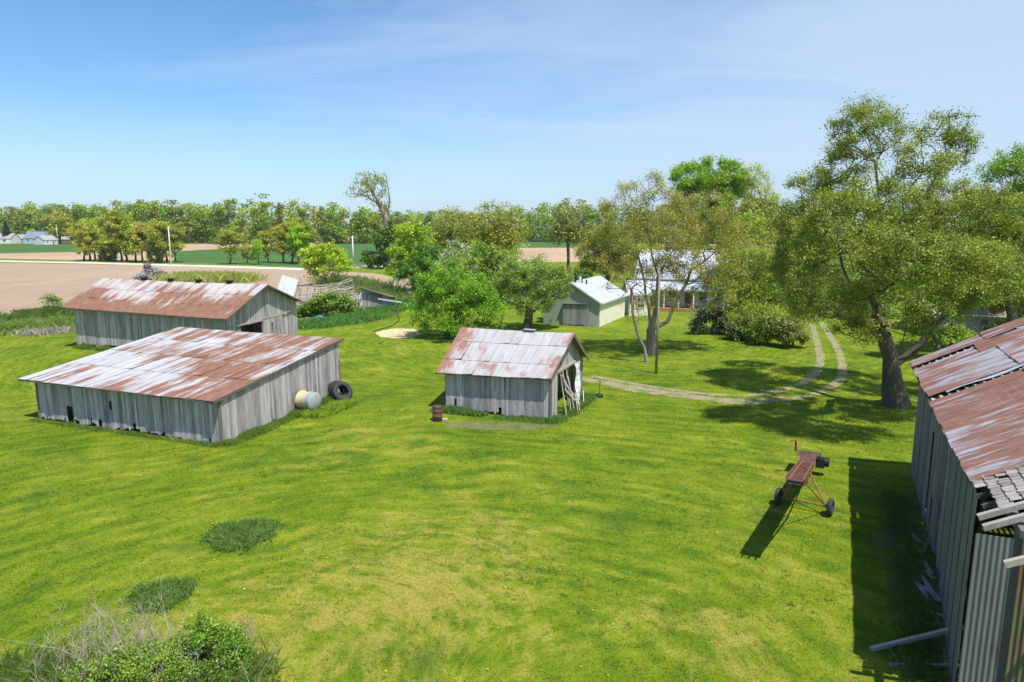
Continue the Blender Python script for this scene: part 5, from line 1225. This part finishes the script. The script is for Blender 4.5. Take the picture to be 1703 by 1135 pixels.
def farmhouse():
    c = Vector((9.6, 74.4, 0)); du = Vector((.42, .905, 0)).normalized(); dl = Vector((-.905, .42, 0)).normalized()
    root = empty('farmhouse', c, 'cream farmhouse with white metal roofs, porch and garage wing behind trees', 'house')
    # garage wing: eave side faces right, gable faces the viewer
    rf, (e0, e1, r0, r1) = gable_block(root, c, du, 10.0, dl, 6.6, 0, 2.75, 4.75, M['cream'], M['white_roof'], mats=[M['cream'], M['sage'], M['cream'], M['sage']], wall_names=('garage_wall', 'garage_gable', 'garage_wall', 'garage_gable'))
    nf = -du
    q = c+dl*1.15+nf*.35
    mb = MB(); planks(mb, q+dl*3.0, q, lambda s: 2.45-.12*(1-s/3), lambda s: .05, pw=(.18, .26)); mb.build('board_doors', M['wood_door'], root)
    mb = MB(); mb.beam(q-dl*.05+Vector((0, 0, 2.5))+du*.1, q+dl*3.1+Vector((0, 0, 2.42))+du*.1, .55, .06); mb.build('door_hood', M['wood_dark'], root)
    window(root, c+du*4.0+Vector((0, 0, 1.75)), du, .8, 1.1, -dl)
    for i, (t, h, s, mt) in enumerate(((.10, .95, .12, 'black'), (.17, .75, .16, 'white'), (.22, .5, .09, 'black'), (.30, .5, .09, 'black'))):
        p = r0.lerp(r1, t)+(e0-r0).normalized()*(.25+.3*(i % 2)+.35*(i > 1)); mb = MB(); mb.tube([p-Vector((0, 0, .1)), p+Vector((0, 0, h))], s, 10); mb.build('vent_pipe', M[mt], rf)
    # main house, eave facing the viewer
    u = Vector((.94, -.34, 0)).normalized(); v = Vector((.34, .94, 0)).normalized()
    a = Vector((W(1062, 460, 92).x, 92.5, 0)); Lm = 11.6
    rf2, ee = gable_block(root, a, u, Lm, v, 8.4, 0, 4.3, 7.6, M['white'], M['white_roof'], ov=.4)
    # porch
    e0 = a-v*.05+Vector((0, 0, 3.75)); e1 = a+u*Lm-v*.05+Vector((0, 0, 3.75)); p0 = a-v*2.9+Vector((0, 0, 2.85)); p1 = a+u*Lm-v*2.9+Vector((0, 0, 2.85))
    mb = MB(); roof_plane(mb, p0, p1, e0, e1, .9, 1, .01); mb.build('porch_roof', M['white_roof'], root)
    mb = MB(); mb.beam(p0-Vector((0, 0, .08)), p1-Vector((0, 0, .08)), .08, .14); mb.build('porch_beam', M['white'], root)
    for i in range(7):
        b = a+u*(.2+i*(Lm-.4)/6)-v*2.75; mb = MB(); mb.beam(b+Vector((0, 0, .42)), b+Vector((0, 0, 2.72)), .12, .12); mb.build('porch_post', M['cream'], root)
    mb = MB(); mb.hexa([a-v*3.0, a+u*Lm-v*3.0, a+u*Lm-v*.07, a-v*.07], [q_+Vector((0, 0, .42)) for q_ in (a-v*3.0, a+u*Lm-v*3.0, a+u*Lm-v*.07, a-v*.07)]); mb.build('porch_deck', M['orange_roof'], root)
    for s in (1.6, 4.6, 8.6, 10.4): window(root, a+u*s-v*.07+Vector((0, 0, 1.75)), u, .9, 1.35, -v)
    mb = MB(); mb.beam(a+u*6.3-v*.09+Vector((0, 0, 1.45)), a+u*7.2-v*.09+Vector((0, 0, 1.45)), .05, 2.05); mb.build('door', M['wood_brown'], root)
    # low link between wing and house with a dark entry
    b = c+du*10.2-dl*.4; u2 = (a-b); 
    gable_block(root, b+Vector((.2, .3, 0)), (1, -.02, 0), max(2.5, (a-b).x-.6), (0.02, 1, 0), 4.6, 0, 2.7, 4.1, M['cream'], M['white_roof'], ov=.25, wall_names=('link_wall', 'link_wall', 'link_wall', 'link_wall'))
    window(root, b+Vector((1.6, .2, 1.6)), (1, 0, 0), .9, 1.2, (0, -1, 0))
    mb = MB(); p = ee[2].lerp(ee[3], .3); mb.box(p+Vector((0, 0, .35)), (.6, .6, 1.1), .35); mb.build('chimney', M['rust_paint'], rf2)
farmhouse()

# grey-roofed hut behind the giant tree
def hut(name, label, cat, pos, ang, L, Wd, z1, zr, wall, roofm, group=None, door=True, wname='wall'):
    root = empty(name, pos, label, cat, group); u = Vector((math.cos(ang), math.sin(ang), 0)); v = Vector((-u.y, u.x, 0))
    gable_block(root, Vector(pos)-u*L/2, u, L, v, Wd, 0, z1, zr, wall, roofm, ov=.3, wall_names=(wname,)*4)
    if door:
        mb = MB(); b = Vector(pos)+u*L*.12-v*.08; mb.beam(b+Vector((0, 0, z1*.38)), b+u*min(1.0, L*.1)+Vector((0, 0, z1*.38)), .05, z1*.74); mb.build('door', M['wood_dark'], root)
        for s in (-.28, .34): window(root, Vector(pos)+u*L*s-v*.065+Vector((0, 0, z1*.58)), u, L*.09, z1*.32, -v)
    return root
hut('old_hut', 'half hidden hut with weathered grey roof behind the giant tree', 'hut', (45.2, 66.5, 0), -.3, 6.5, 5, 2.5, 4.3, M['wood'], tin_mat('hut_tin', .1, metal=(.42, .42, .44)))
hut('brown_roof_shed', 'orange-brown roofed shed glimpsed through the giant tree crown', 'shed', P(1345, 495), -.25, 7, 5, 2.6, 5.0, M['wood_brown'], M['orange_roof'])
# far houses
q = P(57, 405.5); hut('far_house', 'pale blue far house with blue-grey roof at the left edge', 'house', q, -.1, 14, 9, 3.6, 7.2, M['blue_wall'], M['blue_roof'])
q = P(92, 407); hut('far_garage', 'white gabled garage right of the pale blue far house', 'garage', q+Vector((-1, -2, 0)), 1.2, 8, 9, 2.8, 5.2, M['white'], M['grey_roof'])
q = P(33, 404); hut('far_shed', 'low grey-green shed left of the pale blue far house', 'shed', q, -.05, 9, 7, 2.6, 5.2, M['sage'], M['grey_roof'], door=False)
q = P(4, 405); hut('far_building', 'long low white building at the far left edge', 'building', q+Vector((-3, -4, 0)), 0, 22, 9, 3.2, 6.2, M['white'], M['grey_roof'])
q = P(109, 405); hut('far_shed', 'dark low shed right of the broad brownish tree', 'shed', q, 0, 8, 6, 2.6, 4.4, M['wood_brown'], M['grey_roof'], door=False)

# ------------------------------------------------------------------ collapsed shed, leaning shed and their litter
def collapsed():
    root = empty('collapsed_shed', (-27, 97, 0), 'collapsed shed with sagging bare roof slats and one tin corner', 'shed')
    r_ = random.Random(14)
    # sagging roof plane: points from the photograph's outline, at real depth
    a = W(462, 500, 82); b = W(598, 500, 86); c = W(590, 464, 96); d = W(472, 460, 92)
    def pt(s, t): return a.lerp(b, s).lerp(d.lerp(c, s), t)-Vector((0, 0, .9*math.sin(math.pi*s)*(.6+.4*t)))
    mb = MB()
    for i in range(24):
        t = .02+i/23*.96
        s0 = .20
        while s0 < .93:
            s1 = s0+r_.uniform(.1, .3)
            if r_.random() < .86: mb.beam(pt(s0, t)+Vector((0, 0, r_.gauss(0, .08))), pt(min(s1, .97), min(1, t+r_.gauss(0, .05)))+Vector((0, 0, r_.gauss(0, .14))), .24, .04)
            s0 = s1
    mb.build('roof_slats', M['wood_beam'], root)
    mb = MB()
    for i in range(12): s = .18+i/11*.78; mb.beam(pt(s, 0)-Vector((0, 0, .1)), pt(s+r_.gauss(0, .02), 1)-Vector((0, 0, .1)), .08, .12)
    mb.build('rafters', M['wood_dark'], root)
    mb = MB()
    for i in range(60):
        p = pt(r_.uniform(.2, 1.05), r_.uniform(-.1, .9)); p.z = r_.uniform(.1, max(.3, p.z*.8)); d_ = Vector((r_.gauss(0, 1), r_.gauss(0, .8), r_.gauss(0, .6))).normalized()*r_.uniform(.6, 1.6)
        mb.beam(p-d_, p+d_, .18, .04)
    mb.build('fallen_planks', M['wood'], root)
    mb = MB(); roof_plane(mb, pt(-.05, -.02)+Vector((0, 0, .12)), pt(.16, .0)+Vector((0, 0, .12)), pt(-.02, 1)+Vector((0, 0, .12)), pt(.19, 1)+Vector((0, 0, .12)), .8, 2, .015); mb.build('roof_tin', M['tin_sheet'], root)
    mb = MB()
    for s in (0, .2, .5): p = pt(s, .02); mb.beam(Vector((p.x, p.y, 0)), p-Vector((0, 0, .15)), .16, .16); p = pt(s, .98); mb.beam(Vector((p.x, p.y, 0)), p-Vector((0, 0, .15)), .16, .16)
    mb.build('posts', M['wood_dark'], root)
    mb = MB(); p, q_ = pt(0, .05), pt(.5, .05); planks(mb, p, q_, lambda s: 1.6+.3*math.sin(s), ragged=.2, miss=.25, r=r_); mb.build('wall', M['wood'], root)
collapsed()
def leaning():
    c = P(603, 518); u = Vector((.97, -.10, 0)).normalized(); v = Vector((.10, .97, 0)).normalized(); L = 4.2
    root = empty('leaning_shed', c, 'leaning grey board shed with dark sagging roof at the field edge', 'shed')
    b = c+u*(W(650, 500, c.y).x-c.x); L = (b-c).length; zl, zr_ = 3.0, 1.9
    mb = MB(); planks(mb, c, b, lambda s: lerp(zl, zr_, s/L), ragged=.2, tilt=.02); mb.build('front_wall', M['wood'], root)
    mb = MB(); planks(mb, b, b+v*2.1, lambda s: zr_-.12*s, ragged=.2); mb.build('side_wall', M['wood_door'], root)
    mb = MB(); planks(mb, c+v*2.1, c, lambda s: zl-.35+.12*s, ragged=.2, miss=.2); mb.build('side_wall', M['wood_door'], root)
    mb = MB(); planks(mb, b+v*2.1, c+v*2.1, lambda s: lerp(zr_, zl, s/L)-.45, ragged=.2); mb.build('back_wall', M['wood_door'], root)
    mb = MB()
    for i in range(9):
        t = i/8; mb.beam(c-u*.3+v*(-.35+t*2.6)+Vector((0, 0, zl+.22-t*.5)), b+u*.45+v*(-.35+t*2.6)+Vector((0, 0, zr_+.1-t*.4)), .34, .05, up=(0, 0, 1))
    mb.build('roof', M['wood_brown'], root)
    mb = MB(); mb.beam(c-v*.3+u*.3+Vector((0, 0, 2.35)), c+u*L*.75-v*.3+Vector((0, 0, 2.15)), .05, .10); mb.build('cross_rail', M['wood_dark'], root)
    mb = MB(); p = c-v*.5-u*.7
    mb.poly([p+Vector((0, 0, 1.9)), p+u*.9+Vector((0, 0, 1.7)), p+u*.5-v*.3+Vector((0, 0, .9)), p-u*.2-v*.3+Vector((0, 0, 1.0))])
    o = mb.build('tin_flap', M['tin_sheet'], root); so = o.modifiers.new('s', 'SOLIDIFY'); so.thickness = .02
    # pale plank in front, and a tube added as the dark lawn-edge shadow
    mb = MB(); mb.beam(W(629, 497.5, c.y-2.2), W(668, 503.5, c.y-3.2), .16, .14)
    p1, p2 = W(634, 498, c.y-2.3), W(664, 503, c.y-3.1)
    o = mb.build('pole', M['white']); tag(o, 'pale pole propped level in front of the leaning shed', 'pole')
    mb = MB(); pts = [W(651, 503, c.y-2.9), W(656, 512, c.y-3.4)]
    for q_ in ((662, 524), (664, 534), (650, 543), (632, 548), (620, 552)): pts.append(P(*q_, .04))
    mb.tube(pts, .05, 6); tag(mb.build('shadow_line', M['black']), 'dark tube added as the lawn-edge shadow curving from the pale pole across the grass', 'shadow_line')
    for k_, (pp, nmz) in enumerate(((p1, 'left'), (p2, 'right'))):
        mb = MB(); mb.beam((pp.x, pp.y, 0), (pp.x, pp.y, pp.z-.03), .09, .09); mb.build('support', M['wood_dark'], o)
leaning()
# litter
p = P(527, 536); mb = MB(); r_ = random.Random(2)
nx = 9
gp = {}
for i in range(nx):
    for j in range(nx):
        x, y = (i/(nx-1)-.5)*1.9, (j/(nx-1)-.5)*1.6; h = max(0.03, .75*(1-(x*x/.9+y*y/.65)))+r_.uniform(0, .13); gp[i, j] = (p.x+.35+x+r_.uniform(-.05, .05), p.y+y, h)
for i in range(nx-1):
    for j in range(nx-1): mb.poly([gp[i, j], gp[i+1, j], gp[i+1, j+1], gp[i, j+1]])
o = mb.build('tarp', M['tarp']); so = o.modifiers.new('s', 'SOLIDIFY'); so.thickness = .01; tag(o, 'crumpled blue tarp heap in front of the green bush', 'tarp')
for i, (dx, dy, s, lb) in enumerate(((-.9, -.2, .8, 'white sheet of scrap leaning left of the blue tarp'), (.1, -.75, .65, 'small white scrap piece in front of the blue tarp'))):
    mb = MB(); mb.box(p+Vector((dx, dy, s*.35)), (s, .04, s*.75), .3+i*.5, .35, .2); mb.box(p+Vector((dx+.1, dy+.03, s*.3)), (s*.5, .06, s*.5), .9-i*.4, .2, -.3)
    tag(mb.build('scrap_sheet', M['plastic_white']), lb, 'scrap')
# brush pile behind the long barn
c = P(257, 468.5); root = empty('brush_pile', c, 'heap of grey logs and roots behind the long barn ridge', 'log pile')
mb = MB(); r_ = random.Random(6)
for i in range(260):
    a = r_.uniform(0, 6.28); rr = r_.random()*4.9; h = max(.1, 3.4*(1-rr/5.2)); p = c+Vector((math.cos(a)*rr, math.sin(a)*rr*.6, r_.uniform(.05, h)))
    d = Vector((r_.gauss(0, 1), r_.gauss(0, 1), r_.gauss(0, .45))).normalized()*r_.uniform(.6, 1.8); mb.tube([p-d*.5, p+d*.5+Vector((0, 0, r_.uniform(-.1, .1)))], [r_.uniform(.06, .2), r_.uniform(.04, .12)], 6)
mb.build('logs', M['wood_door'], root)
mb = MB()
for i in range(26):
    a = r_.uniform(0, 6.28); p = c+Vector((-1.2, 0, 2.0)); mb.tube([p+Vector((r_.gauss(0, .3), 0, 0)), p+Vector((math.cos(a)*r_.uniform(.3, 1.3), math.sin(a)*.8, r_.uniform(.5, 2.2)))], [.14, .04], 6)
mb.build('root_stump', M['wood_dark'], root)

# ------------------------------------------------------------------ haze
mb = MB(); mb.box((0, 1450, 22), (6400, 3500, 47)); hz = mb.build('haze', bpy.data.materials.new('haze'))
hm = hz.data.materials[0]; hm.use_nodes = True; hm.node_tree.nodes.clear(); hk = N(hm.node_tree)
ho = hk.n('ShaderNodeOutputMaterial'); hv = hk.n('ShaderNodeVolumePrincipled'); hv.inputs['Density'].default_value = .00009; hv.inputs['Color'].default_value = (.88, .93, 1.0, 1); hv.inputs['Anisotropy'].default_value = .2
hk.l(hv.outputs[0], ho.inputs['Volume']); tag(hz, 'thin pale air haze over the fields', None, None, 'stuff')

# ------------------------------------------------------------------ light, sky, camera
sv = Vector((.27, -.38, 1)).normalized(); el = math.asin(sv.z)
sun = bpy.data.lights.new('sun', 'SUN'); sun.energy = 4.8; sun.angle = R(.53); sun.color = (1.0, .965, .91)
so = bpy.data.objects.new('sun', sun); C.objects.link(so); so.rotation_euler = sv.to_track_quat('Z', 'Y').to_euler(); so.location = (20, -30, 80)
w = bpy.data.worlds.new('World'); sc.world = w; w.use_nodes = True; nt = w.node_tree; nt.nodes.clear(); k = N(nt)
out = k.n('ShaderNodeOutputWorld'); bg = k.n('ShaderNodeBackground'); k.l(bg.outputs[0], out.inputs[0])
sky = k.n('ShaderNodeTexSky'); sky.sky_type = 'NISHITA'; sky.sun_disc = False; sky.sun_elevation = el
sky.sun_rotation = math.atan2(sv.x, sv.y); sky.altitude = 200; sky.air_density = 1.0; sky.dust_density = .3; sky.ozone_density = 2.2
tc = k.coord('Generated')
# thin cirrus: streaky noise over the sky dome, denser toward the right and the horizon
sepd = k.n('ShaderNodeSeparateXYZ'); k.l(tc, sepd.inputs[0])
inv = k.math('DIVIDE', 1.0, k.math('ADD', k.math('MAXIMUM', sepd.outputs[2], 0.0), .12))
cb = k.n('ShaderNodeCombineXYZ'); k.l(k.math('MULTIPLY', sepd.outputs[0], inv), cb.inputs[0]); k.l(k.math('MULTIPLY', sepd.outputs[1], inv), cb.inputs[1])
n1 = k.noise(k.mapping(cb.outputs[0], (.55, 1.5, 1), (2.3, .4, 0), (0, 0, R(-22))), 1.0, 8, .62, .7)
n2 = k.noise(k.mapping(cb.outputs[0], (.18, .3, 1), (5, 2, 0), (0, 0, R(-22))), 1.0, 3, .5)
side = k.math('ADD', k.math('MULTIPLY', sepd.outputs[0], .62), k.math('MULTIPLY', sepd.outputs[2], -.28))
cl = k.math('ADD', k.math('ADD', k.math('MULTIPLY', n1, .80), k.math('MULTIPLY', n2, .28)), side)
mask = k.ramp(cl, [(.26, 0.0), (.70, .76)])
tint = k.mix(1.0, sky.outputs[0], (.80, 1.06, 1.27), 'MULTIPLY')
colr = k.mix(mask, tint, (4.8, 5.9, 7.4))
hz_ = k.ramp(sepd.outputs[2], [(0.0, .75), (.16, 0.0)])
colr = k.mix(hz_, colr, (4.6, 5.9, 7.3))
k.l(colr, bg.inputs[0]); bg.inputs[1].default_value = .105
sc.view_settings.view_transform = 'Standard'; sc.view_settings.look = 'None'; sc.view_settings.gamma = 1; sc.view_settings.exposure = 0.32
cam = bpy.data.cameras.new('camera'); cam.lens = 36*FPX/1703; cam.sensor_width = 36; cam.clip_end = 6000; cam.clip_start = .1
co_ = bpy.data.objects.new('camera', cam); C.objects.link(co_); co_.location = (0, 0, CAMH); co_.rotation_euler = (math.pi/2-PITCH, 0, 0); sc.camera = co_
sc.render.resolution_x = 1024; sc.render.resolution_y = 682
print('LEAFQUADS', sum(len(o.data.polygons) for o in bpy.data.objects if o.type == 'MESH'))
sc.cycles.max_bounces = 6; sc.cycles.diffuse_bounces = 3; sc.cycles.transmission_bounces = 3; sc.cycles.glossy_bounces = 2
